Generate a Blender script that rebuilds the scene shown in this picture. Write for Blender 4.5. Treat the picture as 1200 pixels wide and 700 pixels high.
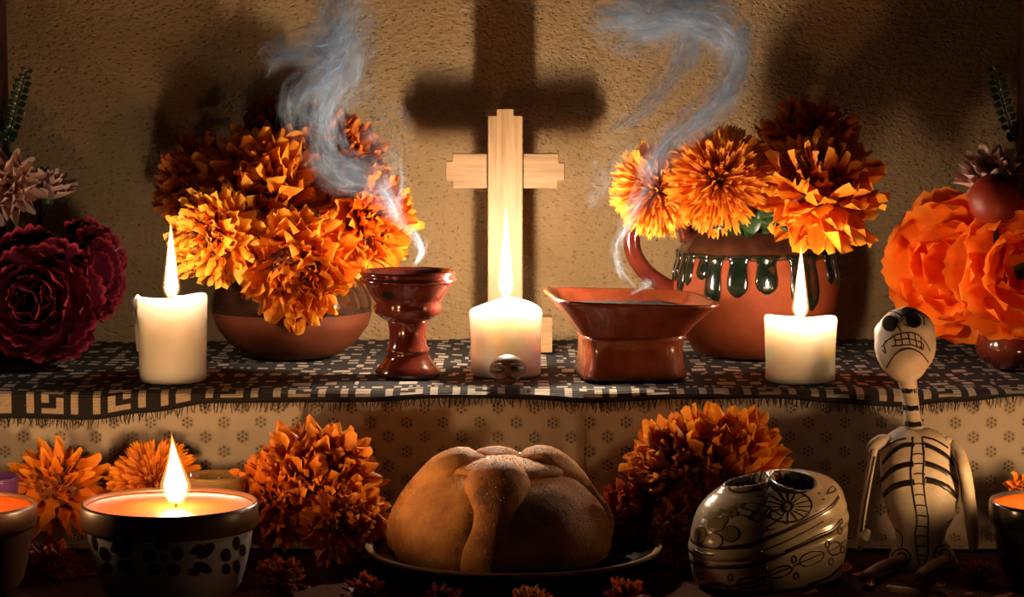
import bpy, bmesh, math, random
from mathutils import Vector, Matrix
from mathutils.bvhtree import BVHTree
from mathutils import noise as mnoise

for o in list(bpy.data.objects): bpy.data.objects.remove(o)
scene = bpy.context.scene
COL = scene.collection
V = Vector
PI = math.pi

# ------------------------------------------------------------------ camera
F = 3000.0                       # focal length in pixels of the 1200 px frame
CAM = V((0.0, -2.62, 0.342))
TILT = math.atan(290 / F)
cd = bpy.data.cameras.new('camera'); cam = bpy.data.objects.new('camera', cd); COL.objects.link(cam)
cd.sensor_fit = 'HORIZONTAL'; cd.sensor_width = 36.0; cd.lens = 36.0 * F / 1200
cd.clip_start = 0.05
cam.location = CAM; cam.rotation_euler = (PI / 2 - TILT, 0, 0)
scene.camera = cam
CF = V((0, math.cos(TILT), -math.sin(TILT))); CU = V((0, math.sin(TILT), math.cos(TILT))); CR = V((1, 0, 0))

# ------------------------------------------------------------------ world, exposure
w = bpy.data.worlds.new('world'); scene.world = w; w.use_nodes = True
w.node_tree.nodes['Background'].inputs[0].default_value = (0.75, 0.8, 0.95, 1)
w.node_tree.nodes['Background'].inputs[1].default_value = 0.004
vs = scene.view_settings
vs.view_transform = 'Standard'; vs.look = 'None'; vs.gamma = 1.0; vs.use_curve_mapping = False
vs.exposure = 0.0
scene.cycles.transparent_max_bounces = 48
PILLAR = {'left': 125.0, 'mid': 640.0, 'right': 230.0}   # radiance of the pillar candle flames
BOWLF = {'painted': 165.0, 'brown': 80.0, 'black': 125.0}  # radiance of the bowl candle flames

def ray(u, v): return (CF + CR * ((u - 600) / F) - CU * ((v - 350) / F))
def P(u, v, y):                  # point seen at pixel (u, v) on the upright plane Y = y
    d = ray(u, v); return CAM + d * ((y - CAM.y) / d.y)
def PZ(u, v, z):                 # point seen at pixel (u, v) on the level plane Z = z
    d = ray(u, v); return CAM + d * ((z - CAM.z) / d.z)
def mpp(y): return (y - CAM.y) / F * 1.004      # metres per pixel at depth y

# ------------------------------------------------------------------ scene graph helpers
def tag(o, label=None, cat=None, group=None, kind=None):
    if label: o['label'] = label
    if cat: o['category'] = cat
    if group: o['group'] = group
    if kind: o['kind'] = kind
    return o
def empty(name, loc, label, cat, group=None):
    o = bpy.data.objects.new(name, None); COL.objects.link(o)
    o.location = loc; o.empty_display_size = 0.01
    return tag(o, label, cat, group)
def root_of(o):
    while o.parent: o = o.parent
    return o
def mesh(name, verts, faces, mat, parent=None, smooth=True, uv=None, attr=None):
    """one mesh object; verts are world coordinates"""
    off = V(root_of(parent).location) if parent else V((0, 0, 0))
    me = bpy.data.meshes.new(name)
    me.from_pydata([tuple(V(p) - off) for p in verts], [], faces)
    if smooth: me.polygons.foreach_set('use_smooth', [True] * len(me.polygons))
    if mat: me.materials.append(mat)
    if uv:
        l = me.uv_layers.new(name='UVMap')
        for lp in me.loops: l.data[lp.index].uv = uv[lp.vertex_index]
    if attr:
        for k, vals in attr.items():
            a = me.attributes.new(k, 'FLOAT', 'POINT'); a.data.foreach_set('value', vals)
    me.update()
    o = bpy.data.objects.new(name, me); COL.objects.link(o)
    if parent: o.parent = parent
    return o
class Mb:
    def __init__(s): s.v = []; s.f = []
    def add(s, v, f):
        b = len(s.v); s.v += [V(p) for p in v]; s.f += [tuple(i + b for i in q) for q in f]; return s
    def build(s, name, mat, parent=None, smooth=True): return mesh(name, s.v, s.f, mat, parent, smooth)

def lathe(prof, c, seg=48, fn=None, cap0=True, cap1=True):
    """prof = [(r, z)], returns verts, faces; fn(p, angle, k) may move points"""
    c = V(c); vs_, fs = [], []
    for k, (r, z) in enumerate(prof):
        for i in range(seg):
            a = 2 * PI * i / seg
            p = V((r * math.cos(a), r * math.sin(a), z))
            if fn: p = fn(p, a, k)
            vs_.append(c + p)
    n = len(prof)
    for k in range(n - 1):
        for i in range(seg):
            j = (i + 1) % seg
            fs.append((k * seg + i, k * seg + j, (k + 1) * seg + j, (k + 1) * seg + i))
    if cap0: fs.append(tuple(range(seg - 1, -1, -1)))
    if cap1: fs.append(tuple((n - 1) * seg + i for i in range(seg)))
    return vs_, fs
def box(a, b):
    x0, y0, z0 = a; x1, y1, z1 = b
    v = [(x0, y0, z0), (x1, y0, z0), (x1, y1, z0), (x0, y1, z0), (x0, y0, z1), (x1, y0, z1), (x1, y1, z1), (x0, y1, z1)]
    return v, [(0, 3, 2, 1), (4, 5, 6, 7), (0, 1, 5, 4), (1, 2, 6, 5), (2, 3, 7, 6), (3, 0, 4, 7)]
def catmull(pts, n):
    pts = [V(p) for p in pts]; q = [2 * pts[0] - pts[1]] + pts + [2 * pts[-1] - pts[-2]]
    out = []
    for i in range(len(pts) - 1):
        p0, p1, p2, p3 = q[i:i + 4]
        for k in range(n):
            t = k / n
            out.append(0.5 * (2 * p1 + (p2 - p0) * t + (2 * p0 - 5 * p1 + 4 * p2 - p3) * t * t + (3 * p1 - p0 - 3 * p2 + p3) * t ** 3))
    out.append(pts[-1]); return out
def lerp_list(vals, t):
    x = t * (len(vals) - 1); i = min(int(x), len(vals) - 2); f = x - i
    return vals[i] * (1 - f) + vals[i + 1] * f
def tube(path, rads, seg=10, flat=1.0, up=V((0, 0, 1))):
    path = [V(p) for p in path]; n = len(path); vs_, fs = [], []
    if not isinstance(rads, (list, tuple)): rads = [rads, rads]
    for i, p in enumerate(path):
        t = (path[min(i + 1, n - 1)] - path[max(i - 1, 0)]).normalized()
        s = t.cross(up)
        if s.length < 1e-3: s = t.cross(V((1, 0, 0)))
        s.normalize(); q = s.cross(t).normalized()
        r = lerp_list(rads, i / (n - 1))
        for k in range(seg):
            a = 2 * PI * k / seg
            vs_.append(p + s * (r * math.cos(a)) + q * (r * flat * math.sin(a)))
    for i in range(n - 1):
        for k in range(seg):
            j = (k + 1) % seg
            fs.append((i * seg + k, i * seg + j, (i + 1) * seg + j, (i + 1) * seg + k))
    fs.append(tuple(range(seg - 1, -1, -1))); fs.append(tuple((n - 1) * seg + k for k in range(seg)))
    return vs_, fs
def ellipsoid(c, ax, seg=24, rings=14, fn=None):
    """ax = three axis vectors (already scaled)"""
    c = V(c); vs_, fs = [], []
    for k in range(rings + 1):
        th = PI * k / rings
        for i in range(seg):
            a = 2 * PI * i / seg
            q = V((math.sin(th) * math.cos(a), math.sin(th) * math.sin(a), math.cos(th)))
            if fn: q = fn(q)
            vs_.append(c + ax[0] * q.x + ax[1] * q.y + ax[2] * q.z)
    for k in range(rings):
        for i in range(seg):
            j = (i + 1) % seg
            fs.append((k * seg + i, (k + 1) * seg + i, (k + 1) * seg + j, k * seg + j))
    return vs_, fs
def bvh_of(*objs):
    vs_, fs = [], []
    for o in objs:
        off = V(root_of(o).location); b = len(vs_)
        vs_ += [V(x.co) + off for x in o.data.vertices]
        fs += [tuple(i + b for i in p.vertices) for p in o.data.polygons]
    return BVHTree.FromPolygons(vs_, fs)
def hit(bvh, u, v):
    d = ray(u, v).normalized(); loc, nor, i, t = bvh.ray_cast(CAM, d)
    if loc is None: return None
    if nor.dot(d) > 0: nor = -nor
    return loc, nor
def paint_line(bvh, pts, wpx, name, mat, parent, closed=False, n=6, proud=0.0004):
    """a painted stroke that hugs the surface: a low strip through surface points under the given pixels"""
    p3 = [V((a, b, 0)) for a, b in pts]
    if closed: p3.append(p3[0])
    pp = catmull(p3, n) if len(p3) > 2 else [p3[0].lerp(p3[1], k / 8) for k in range(9)]
    segs, cur = [], []
    for q in pp:
        h = hit(bvh, q.x, q.y)
        if h and (not cur or (h[0] - cur[-1][0]).length < 0.012): cur.append(h)
        else:
            if len(cur) > 1: segs.append(cur)
            cur = [h] if h else []
    if len(cur) > 1: segs.append(cur)
    m = Mb()
    for s in segs:
        vs_, fs = [], []
        for i, (p, nn) in enumerate(s):
            t = s[min(i + 1, len(s) - 1)][0] - s[max(i - 1, 0)][0]
            if t.length < 1e-7: t = V((1, 0, 0))
            t.normalize(); sd = t.cross(nn)
            if sd.length < 1e-6: sd = V((1, 0, 0))
            sd.normalize()
            r = mpp(p.y) * wpx * 0.5
            vs_ += [p - sd * r - nn * 0.0006, p - sd * r * 0.7 + nn * proud, p + sd * r * 0.7 + nn * proud, p + sd * r - nn * 0.0006]
        for i in range(len(s) - 1):
            for k in range(3): fs.append((i * 4 + k, i * 4 + k + 1, i * 4 + k + 5, i * 4 + k + 4))
        fs += [(0, 1, 2, 3), tuple(len(vs_) - 1 - k for k in range(4))]
        m.add(vs_, fs)
    if m.v: return m.build(name, mat, parent)
def paint_poly(bvh, pts, name, mat, parent, proud=0.0005, n=4):
    """a painted patch hugging the surface"""
    c2 = sum((V((a, b, 0)) for a, b in pts), V((0, 0, 0))) / len(pts)
    ring = catmull([V((a, b, 0)) for a, b in pts] + [V((pts[0][0], pts[0][1], 0))], n)[:-1]
    vs_, fs = [], []; N = len(ring); lv = [1.0, 0.75, 0.5, 0.25]
    for s in lv:
        for q in ring:
            z = c2 + (q - c2) * s
            h = hit(bvh, z.x, z.y)
            if h is None: return None
            vs_.append(h[0] + h[1] * proud)
    h = hit(bvh, c2.x, c2.y)
    if h is None: return None
    vs_.append(h[0] + h[1] * proud)
    for k in range(len(lv) - 1):
        for i in range(N):
            j = (i + 1) % N; fs.append((k * N + i, k * N + j, (k + 1) * N + j, (k + 1) * N + i))
    for i in range(N): fs.append(((len(lv) - 1) * N + i, (len(lv) - 1) * N + (i + 1) % N, len(vs_) - 1))
    return mesh(name, vs_, fs, mat, parent)
def ell(cx, cy, rx, ry, n=12, rot=0.0):
    o = []
    for i in range(n):
        a = 2 * PI * i / n; x, y = rx * math.cos(a), ry * math.sin(a)
        o.append((cx + x * math.cos(rot) - y * math.sin(rot), cy + x * math.sin(rot) + y * math.cos(rot)))
    return o

# ------------------------------------------------------------------ materials
class N:
    """tiny node-tree writer"""
    def __init__(s, name):
        s.m = bpy.data.materials.new(name); s.m.use_nodes = True; s.t = s.m.node_tree; s.t.nodes.clear()
        s.out = s.t.nodes.new('ShaderNodeOutputMaterial')
    def n(s, typ, **kw):
        x = s.t.nodes.new('ShaderNode' + typ)
        for k, v_ in kw.items():
            if k.startswith('_'): setattr(x, k[1:], v_)
            else:
                i = x.inputs[int(k[1:])] if k[0] == 'i' and k[1:].isdigit() else x.inputs[k.replace('__', ' ')]
                s.put(i, v_)
        return x
    def put(s, i, v_):
        if isinstance(v_, bpy.types.NodeSocket): s.t.links.new(v_, i)
        elif isinstance(v_, bpy.types.Node): s.t.links.new(v_.outputs[0], i)
        else:
            if isinstance(v_, tuple) and len(v_) == 3 and i.type == 'RGBA': v_ = v_ + (1,)
            i.default_value = v_
    def math(s, op, a, b=0.0, c=0.0):
        x = s.t.nodes.new('ShaderNodeMath'); x.operation = op
        for k, q in enumerate((a, b, c)): s.put(x.inputs[k], q)
        return x.outputs[0]
    def ramp(s, fac, stops):
        x = s.t.nodes.new('ShaderNodeValToRGB'); s.put(x.inputs[0], fac)
        el = x.color_ramp.elements
        while len(el) < len(stops): el.new(0.5)
        for e, (p, c) in zip(el, stops):
            e.position = p; e.color = (c + (1,)) if isinstance(c, tuple) else (c, c, c, 1)
        return x.outputs[0]
    def mix(s, fac, a, b):
        x = s.t.nodes.new('ShaderNodeMix'); x.data_type = 'RGBA'
        s.put(x.inputs[0], fac); s.put(x.inputs[6], a); s.put(x.inputs[7], b); return x.outputs[2]
    def coord(s, which='Object', scale=(1, 1, 1), loc=(0, 0, 0)):
        t = s.t.nodes.new('ShaderNodeTexCoord'); m = s.n('Mapping'); s.put(m.inputs[0], t.outputs[which])
        m.inputs['Scale'].default_value = scale; m.inputs['Location'].default_value = loc
        return m.outputs[0]
    def noise(s, vec, scale, detail=3, rough=0.5):
        x = s.n('TexNoise'); s.put(x.inputs['Vector'], vec); x.inputs['Scale'].default_value = scale
        x.inputs['Detail'].default_value = detail; x.inputs['Roughness'].default_value = rough
        return x.outputs[0]
    def bump(s, h, strength, dist):
        x = s.n('Bump'); x.inputs['Strength'].default_value = strength; x.inputs['Distance'].default_value = dist
        s.put(x.inputs['Height'], h); return x.outputs[0]
    def bsdf(s, **kw):
        x = s.n('BsdfPrincipled')
        for k, v_ in kw.items(): s.put(x.inputs[k.replace('__', ' ')], v_)
        s.t.links.new(x.outputs[0], s.out.inputs[0]); return x
def simple(name, a, b=None, rough=0.5, scale=40, bump=0.0, bd=0.001, spec=0.5, coat=0.0, bscale=None, **kw):
    m = N(name); c = m.coord(); nz = m.noise(c, scale)
    colr = m.ramp(nz, [(0.35, a), (0.68, b or a)])
    bs = m.bsdf(Base__Color=colr, Roughness=rough, **kw)
    bs.inputs['Specular IOR Level'].default_value = spec
    if coat: bs.inputs['Coat Weight'].default_value = coat; bs.inputs['Coat Roughness'].default_value = 0.08
    if bump: m.put(bs.inputs['Normal'], m.bump(m.noise(c, bscale or scale * 2, 4), bump, bd))
    return m.m
M = {}
# stucco wall
m = N('stucco'); c = m.coord('Object', (1, 1, 1.35))
fine = m.noise(c, 150, 5, 0.6); big = m.noise(c, 5, 2)
pit = m.n('TexVoronoi'); m.put(pit.inputs['Vector'], c); pit.inputs['Scale'].default_value = 135
pits = m.ramp(pit.outputs[0], [(0.10, 0.0), (0.30, 1.0)])
hgt = m.math('ADD', m.math('MULTIPLY', fine, 1.0), m.math('MULTIPLY', pits, 0.35))
bs = m.bsdf(Base__Color=m.mix(m.ramp(big, [(0.3, 0.0), (0.7, 1.0)]), (0.46, 0.295, 0.135), (0.53, 0.355, 0.178)), Roughness=0.9)
m.put(bs.inputs['Normal'], m.bump(hgt, 1.0, 0.006)); M['wall'] = m.m
# wood of the cross
m = N('pine'); c = m.coord('Object', (1, 1, 1))
g = m.noise(m.coord('Object', (28, 28, 1.6)), 6, 5, 0.6); g2 = m.noise(m.coord('Object', (160, 160, 4)), 5, 2)
bs = m.bsdf(Base__Color=m.ramp(g, [(0.30, (0.20, 0.105, 0.038)), (0.52, (0.30, 0.175, 0.075)), (0.75, (0.35, 0.215, 0.10))]), Roughness=0.55)
m.put(bs.inputs['Normal'], m.bump(g2, 0.15, 0.0006)); M['pine'] = m.m
m = N('pine_across')
g = m.noise(m.coord('Object', (1.6, 28, 28)), 6, 5, 0.6)
m.bsdf(Base__Color=m.ramp(g, [(0.30, (0.20, 0.105, 0.038)), (0.52, (0.30, 0.175, 0.075)), (0.75, (0.35, 0.215, 0.10))]), Roughness=0.55); M['pine_x'] = m.m
# wax
def wax(name, colr, sss, rad, rough=0.45):
    m = N(name); bs = m.bsdf(Base__Color=colr, Roughness=rough)
    bs.inputs['Subsurface Weight'].default_value = sss; bs.inputs['Subsurface Radius'].default_value = rad
    bs.inputs['Subsurface Scale'].default_value = 1.0
    c = m.coord(); m.put(bs.inputs['Normal'], m.bump(m.noise(c, 60, 3), 0.12, 0.001))
    return m.m
M['wax'] = wax('white_wax', (0.86, 0.84, 0.81), 1.0, (0.034, 0.030, 0.026))
M['wax_orange'] = wax('warm_wax', (0.42, 0.070, 0.003), 0.8, (0.012, 0.006, 0.003), 0.3)
M['wick'] = simple('wick', (0.02, 0.015, 0.01), rough=0.9)
# clay
M['clay'] = simple('terracotta', (0.19, 0.034, 0.009), (0.26, 0.052, 0.015), 0.72, 30, 0.15, 0.0006, spec=0.2, bscale=300)
M['clay_dark'] = simple('dark_terracotta', (0.085, 0.018, 0.005), (0.125, 0.028, 0.008), 0.75, 30, 0.15, 0.0006, spec=0.2, bscale=300)  # darker version of the jug's terracotta, for the flower bowl
M['glaze_dark'] = simple('dark_brown_glaze', (0.020, 0.008, 0.004), (0.045, 0.016, 0.008), 0.12, 40, 0.2, 0.001, coat=0.6, bscale=60)
M['drip'] = simple('dark_green_glaze', (0.004, 0.007, 0.004), (0.010, 0.014, 0.008), 0.12, 40, 0.05, 0.001, coat=0.8)
M['jug_shoulder'] = simple('brown_glaze', (0.025, 0.008, 0.004), (0.060, 0.018, 0.008), 0.3, 60, 0.3, 0.001, coat=0.4)
M['burner_red'] = simple('oxblood_glaze', (0.085, 0.012, 0.008), (0.14, 0.022, 0.012), 0.14, 35, 0.35, 0.0012, coat=0.5, bscale=90)
M['burner_brown'] = simple('red_brown_glaze', (0.12, 0.023, 0.009), (0.18, 0.037, 0.014), 0.24, 45, 0.45, 0.0012, coat=0.4, bscale=150)
M['ash'] = simple('charred_incense', (0.012, 0.01, 0.009), (0.05, 0.035, 0.03), 0.95, 200, 0.8, 0.002)
# cloths
m = N('runner_weave'); at = m.n('Attribute', _attribute_name='white')
c = m.coord('Object'); th = m.n('TexWave'); m.put(th.inputs['Vector'], m.coord('UV', (1, 1, 1)))
th.bands_direction = 'Y'; th.inputs['Scale'].default_value = 90; th.inputs['Distortion'].default_value = 1.5; th.inputs['Detail'].default_value = 1
nz = m.noise(c, 400, 2)
fac = m.math('GREATER_THAN', at.outputs['Fac'], 0.5)
colr = m.mix(fac, m.mix(nz, (0.008, 0.007, 0.008), (0.02, 0.016, 0.016)), m.mix(nz, (0.34, 0.27, 0.20), (0.56, 0.47, 0.37)))
bs = m.bsdf(Base__Color=colr, Roughness=0.92); m.put(bs.inputs['Normal'], m.bump(m.math('ADD', th.outputs[1], nz), 0.6, 0.0012)); M['runner'] = m.m
M['fringe'] = simple('black_yarn', (0.008, 0.007, 0.007), (0.02, 0.017, 0.016), 0.95, 300)
m = N('eyelet_cloth')
uvn = m.n('TexCoord'); sep = m.n('SeparateXYZ'); m.put(sep.inputs[0], uvn.outputs['UV'])
U, W = sep.outputs[0], sep.outputs[1]                    # metres along the cloth
row = m.math('FLOOR', m.math('DIVIDE', W, 0.0150))
par = m.math('MODULO', m.math('ABSOLUTE', row), 2.0)
cx = m.math('SUBTRACT', m.math('FRACT', m.math('ADD', m.math('DIVIDE', U, 0.0372), m.math('MULTIPLY', par, 0.5))), 0.5)
cx = m.math('MULTIPLY', cx, 0.0372)
cy = m.math('MULTIPLY', m.math('SUBTRACT', m.math('FRACT', m.math('DIVIDE', W, 0.0150)), 0.5), 0.0150)
rr = m.math('SQRT', m.math('ADD', m.math('MULTIPLY', cx, cx), m.math('MULTIPLY', cy, cy)))
an = m.math('ARCTAN2', cx, cy)
an6 = m.math('MULTIPLY', m.math('SUBTRACT', m.math('FRACT', m.math('ADD', m.math('DIVIDE', an, 2 * PI / 6), 0.5)), 0.5), 2 * PI / 6)
dx = m.math('SUBTRACT', m.math('MULTIPLY', rr, m.math('COSINE', an6)), 0.0044)
dy = m.math('MULTIPLY', rr, m.math('SINE', an6))
dd = m.math('SQRT', m.math('ADD', m.math('MULTIPLY', dx, dx), m.math('MULTIPLY', dy, dy)))
dd = m.math('MINIMUM', dd, rr)
hole = m.ramp(m.math('DIVIDE', dd, 0.003), [(0.33, 1.0), (0.45, 0.0)])
raised = m.ramp(m.math('DIVIDE', dd, 0.004), [(0.0, 0.0), (0.36, 0.0), (0.50, 1.0), (0.85, 0.35)])
wv = m.noise(m.coord('UV', (700, 700, 1)), 1.0, 2)
colr = m.mix(hole, m.mix(wv, (0.44, 0.38, 0.32), (0.52, 0.455, 0.39)), (0.15, 0.105, 0.075))  # shade inside the eyelet holes is painted as dark brown dots
bs = m.bsdf(Base__Color=colr, Roughness=0.85)
m.put(bs.inputs['Normal'], m.bump(m.math('ADD', raised, m.math('MULTIPLY', wv, 0.15)), 0.9, 0.0012)); M['eyelet'] = m.m
M['brown_cloth'] = simple('brown_cloth', (0.065, 0.024, 0.012), (0.10, 0.040, 0.020), 0.95, 18, 0.5, 0.0015, spec=0.05, bscale=350)
M['wood_dark'] = simple('dark_table_wood', (0.05, 0.025, 0.012), (0.09, 0.045, 0.02), 0.7, 12)
# petals
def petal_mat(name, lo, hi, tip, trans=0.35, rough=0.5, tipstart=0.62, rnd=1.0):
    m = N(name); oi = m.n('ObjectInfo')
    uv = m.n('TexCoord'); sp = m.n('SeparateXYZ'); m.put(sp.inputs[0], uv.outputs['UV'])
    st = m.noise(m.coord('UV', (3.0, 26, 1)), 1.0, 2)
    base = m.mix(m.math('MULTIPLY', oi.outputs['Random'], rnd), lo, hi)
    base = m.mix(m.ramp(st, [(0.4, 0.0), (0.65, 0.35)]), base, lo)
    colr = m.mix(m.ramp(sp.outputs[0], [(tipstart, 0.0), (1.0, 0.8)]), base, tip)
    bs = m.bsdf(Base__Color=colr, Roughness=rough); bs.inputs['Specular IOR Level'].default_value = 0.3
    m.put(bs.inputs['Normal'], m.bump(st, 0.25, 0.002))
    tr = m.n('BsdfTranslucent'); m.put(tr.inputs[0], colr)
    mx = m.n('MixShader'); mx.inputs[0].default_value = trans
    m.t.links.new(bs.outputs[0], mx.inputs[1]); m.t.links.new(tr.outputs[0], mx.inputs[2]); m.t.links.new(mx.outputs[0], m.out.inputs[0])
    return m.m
M['petal'] = petal_mat('marigold_petal', (0.78, 0.17, 0.008), (0.92, 0.30, 0.012), (1.0, 0.42, 0.03))
M['petal_gold'] = petal_mat('golden_marigold_petal', (0.90, 0.27, 0.010), (1.0, 0.42, 0.02), (1.0, 0.55, 0.06))
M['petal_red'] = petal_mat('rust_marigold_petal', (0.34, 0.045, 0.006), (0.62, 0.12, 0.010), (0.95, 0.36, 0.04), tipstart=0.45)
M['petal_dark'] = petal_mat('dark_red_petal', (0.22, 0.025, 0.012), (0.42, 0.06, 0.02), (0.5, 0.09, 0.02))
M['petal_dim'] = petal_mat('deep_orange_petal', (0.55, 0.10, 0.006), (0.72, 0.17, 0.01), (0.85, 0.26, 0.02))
M['pink'] = petal_mat('pale_pink_petal', (0.62, 0.34, 0.28), (0.74, 0.46, 0.38), (0.80, 0.56, 0.46), 0.25)
M['burgundy'] = petal_mat('burgundy_wax_petal', (0.060, 0.005, 0.014), (0.10, 0.009, 0.022), (0.45, 0.04, 0.055), 0.10, 0.22, 0.91)
M['wax_petal'] = petal_mat('orange_wax_petal', (0.85, 0.15, 0.010), (0.95, 0.22, 0.016), (1.0, 0.30, 0.03), 0.42, 0.28, 0.8)
M['bud'] = petal_mat('red_bud_petal', (0.20, 0.018, 0.006), (0.28, 0.028, 0.009), (0.36, 0.045, 0.012), 0.2, 0.45)
M['floret'] = simple('floret_centre', (0.20, 0.055, 0.006), (0.50, 0.17, 0.012), 0.7, 300)
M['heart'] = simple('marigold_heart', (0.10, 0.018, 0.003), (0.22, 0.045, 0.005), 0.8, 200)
M['green'] = simple('stem_green', (0.018, 0.04, 0.010), (0.035, 0.07, 0.018), 0.5, 60)
M['leaf'] = simple('dark_leaf', (0.010, 0.030, 0.010), (0.03, 0.065, 0.02), 0.3, 60)
M['taper'] = simple('burgundy_candle_wax', (0.035, 0.008, 0.008), (0.06, 0.015, 0.012), 0.4, 20)
# painted things
M['cream'] = simple('cream_ceramic', (0.46, 0.36, 0.24), (0.56, 0.45, 0.31), 0.22, 25, 0.1, 0.001, coat=0.4)
M['bone'] = simple('painted_plaster', (0.52, 0.42, 0.32), (0.66, 0.56, 0.45), 0.6, 60, 0.5, 0.0015, bscale=90)
M['tan'] = simple('tan_clay', (0.30, 0.15, 0.075), (0.38, 0.20, 0.10), 0.6, 60, 0.3, 0.001)
M['black'] = simple('black_paint', (0.010, 0.007, 0.006), (0.02, 0.012, 0.01), 0.35, 80)
M['brown_line'] = simple('brown_line_paint', (0.035, 0.014, 0.008), (0.05, 0.02, 0.012), 0.35, 80)
M['olive'] = simple('olive_wash', (0.22, 0.18, 0.075), (0.28, 0.23, 0.10), 0.25, 50, coat=0.3)
M['socket'] = simple('eye_socket_brown', (0.045, 0.014, 0.008), (0.10, 0.03, 0.014), 0.8, 50, spec=0.1)
M['bowl_white'] = simple('grey_white_glaze', (0.42, 0.42, 0.43), (0.50, 0.50, 0.50), 0.3, 30, coat=0.3)
M['bowl_rim'] = simple('brown_rim_glaze', (0.075, 0.028, 0.012), (0.11, 0.042, 0.018), 0.35, 30)
M['bowl_black'] = simple('black_bowl_glaze', (0.012, 0.010, 0.010), (0.03, 0.025, 0.025), 0.2, 60, coat=0.4)
M['mini_skull'] = simple('brown_clay_skull', (0.075, 0.030, 0.015), (0.13, 0.055, 0.028), 0.5, 90, 0.3, 0.001)
M['plate'] = simple('dark_plate_glaze', (0.030, 0.014, 0.008), (0.045, 0.022, 0.012), 0.3, 30, coat=0.3)
M['plate_rim'] = simple('cream_plate_rim', (0.36, 0.23, 0.10), (0.44, 0.30, 0.14), 0.35, 30)
m = N('bread_crust'); c = m.coord(); nz = m.noise(c, 35, 5, 0.6); n2 = m.noise(c, 700, 2)
bs = m.bsdf(Base__Color=m.ramp(nz, [(0.28, (0.46, 0.145, 0.022)), (0.5, (0.72, 0.28, 0.055)), (0.72, (0.88, 0.43, 0.11))]), Roughness=0.7)
m.put(bs.inputs['Normal'], m.bump(m.math('ADD', n2, m.math('MULTIPLY', nz, 1.5)), 0.8, 0.0012)); M['bread'] = m.m
m = N('bread_crust_baked'); c = m.coord(); nz = m.noise(c, 28, 5, 0.6); n2 = m.noise(c, 700, 2)
bs = m.bsdf(Base__Color=m.ramp(nz, [(0.30, (0.16, 0.045, 0.010)), (0.46, (0.64, 0.23, 0.045)), (0.70, (0.88, 0.43, 0.11))]), Roughness=0.7)
m.put(bs.inputs['Normal'], m.bump(m.math('ADD', n2, m.math('MULTIPLY', nz, 1.5)), 0.8, 0.0012)); M['bread2'] = m.m
M['sugar'] = simple('sugar_crystal', (0.85, 0.75, 0.6), rough=0.08, spec=1.0)
m = N('purple_glass'); bs = m.bsdf(Base__Color=(0.14, 0.05, 0.20), Roughness=0.2); bs.inputs['Transmission Weight'].default_value = 0.3; M['purple'] = m.m
m = N('amber_glass'); bs = m.bsdf(Base__Color=(0.85, 0.55, 0.25), Roughness=0.08); bs.inputs['Transmission Weight'].default_value = 0.85; bs.inputs['IOR'].default_value = 1.3; M['amber'] = m.m
# flames
def flame_mat(name, strength, colr):
    m = N(name); at = m.n('Attribute', _attribute_name='h')
    k = m.ramp(at.outputs['Fac'], [(0.0, 0.004), (0.07, 0.08), (0.17, 1.0), (0.42, 0.9), (0.64, 0.10), (0.85, 0.012), (1.0, 0.0012)])
    tint = m.ramp(at.outputs['Fac'], [(0.0, (1.0, 0.35, 0.08)), (0.22, colr), (0.72, colr), (1.0, (1.0, 0.30, 0.05))])
    em = m.n('Emission'); m.put(em.inputs[0], tint); m.put(em.inputs[1], m.math('MULTIPLY', k, strength))
    tr = m.n('BsdfTransparent'); ad = m.n('AddShader')
    m.t.links.new(em.outputs[0], ad.inputs[0]); m.t.links.new(tr.outputs[0], ad.inputs[1]); m.t.links.new(ad.outputs[0], m.out.inputs[0])
    return m.m
for k_, s_ in PILLAR.items(): M['flame_' + k_] = flame_mat('candle_flame', s_, (1.0, 0.80, 0.58))
for k_, s_ in BOWLF.items(): M['flame_' + k_] = flame_mat('bowl_candle_flame', s_, (1.0, 0.56, 0.23))
m = N('flame_veil'); at = m.n('Attribute', _attribute_name='h')
em = m.n('Emission'); em.inputs[0].default_value = (1.0, 0.42, 0.08, 1)
m.put(em.inputs[1], m.ramp(at.outputs['Fac'], [(0.0, 0.25), (0.5, 0.45), (0.9, 0.25), (1.0, 0.02)]))
tr = m.n('BsdfTransparent'); ad = m.n('AddShader')
m.t.links.new(em.outputs[0], ad.inputs[0]); m.t.links.new(tr.outputs[0], ad.inputs[1]); m.t.links.new(ad.outputs[0], m.out.inputs[0]); M['veil'] = m.m
# smoke
m = N('incense_smoke'); at = m.n('Attribute', _attribute_name='dens')
s1 = m.noise(m.coord('UV', (3.0, 0.55, 1)), 1.0, 4, 0.55); s2 = m.noise(m.coord('UV', (2.2, 1.2, 1), (3, 7, 0)), 1.0, 3)
a_ = m.math('MULTIPLY', m.ramp(s1, [(0.42, 0.0), (0.56, 0.35), (0.70, 1.0)]), m.ramp(s2, [(0.38, 0.05), (0.62, 1.0)]))
a_ = m.math('MINIMUM', m.math('MULTIPLY', m.math('MULTIPLY', a_, at.outputs['Fac']), 1.8), 0.85)
df = m.n('BsdfDiffuse'); df.inputs[0].default_value = (0.57, 0.76, 1.0, 1)
tl = m.n('BsdfTranslucent'); tl.inputs[0].default_value = (0.57, 0.76, 1.0, 1)
hm = m.n('MixShader'); hm.inputs[0].default_value = 0.5
m.t.links.new(df.outputs[0], hm.inputs[1]); m.t.links.new(tl.outputs[0], hm.inputs[2])
tr = m.n('BsdfTransparent'); mx = m.n('MixShader'); m.put(mx.inputs[0], a_)
m.t.links.new(tr.outputs[0], mx.inputs[1]); m.t.links.new(hm.outputs[0], mx.inputs[2]); m.t.links.new(mx.outputs[0], m.out.inputs[0]); M['smoke'] = m.m

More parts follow.
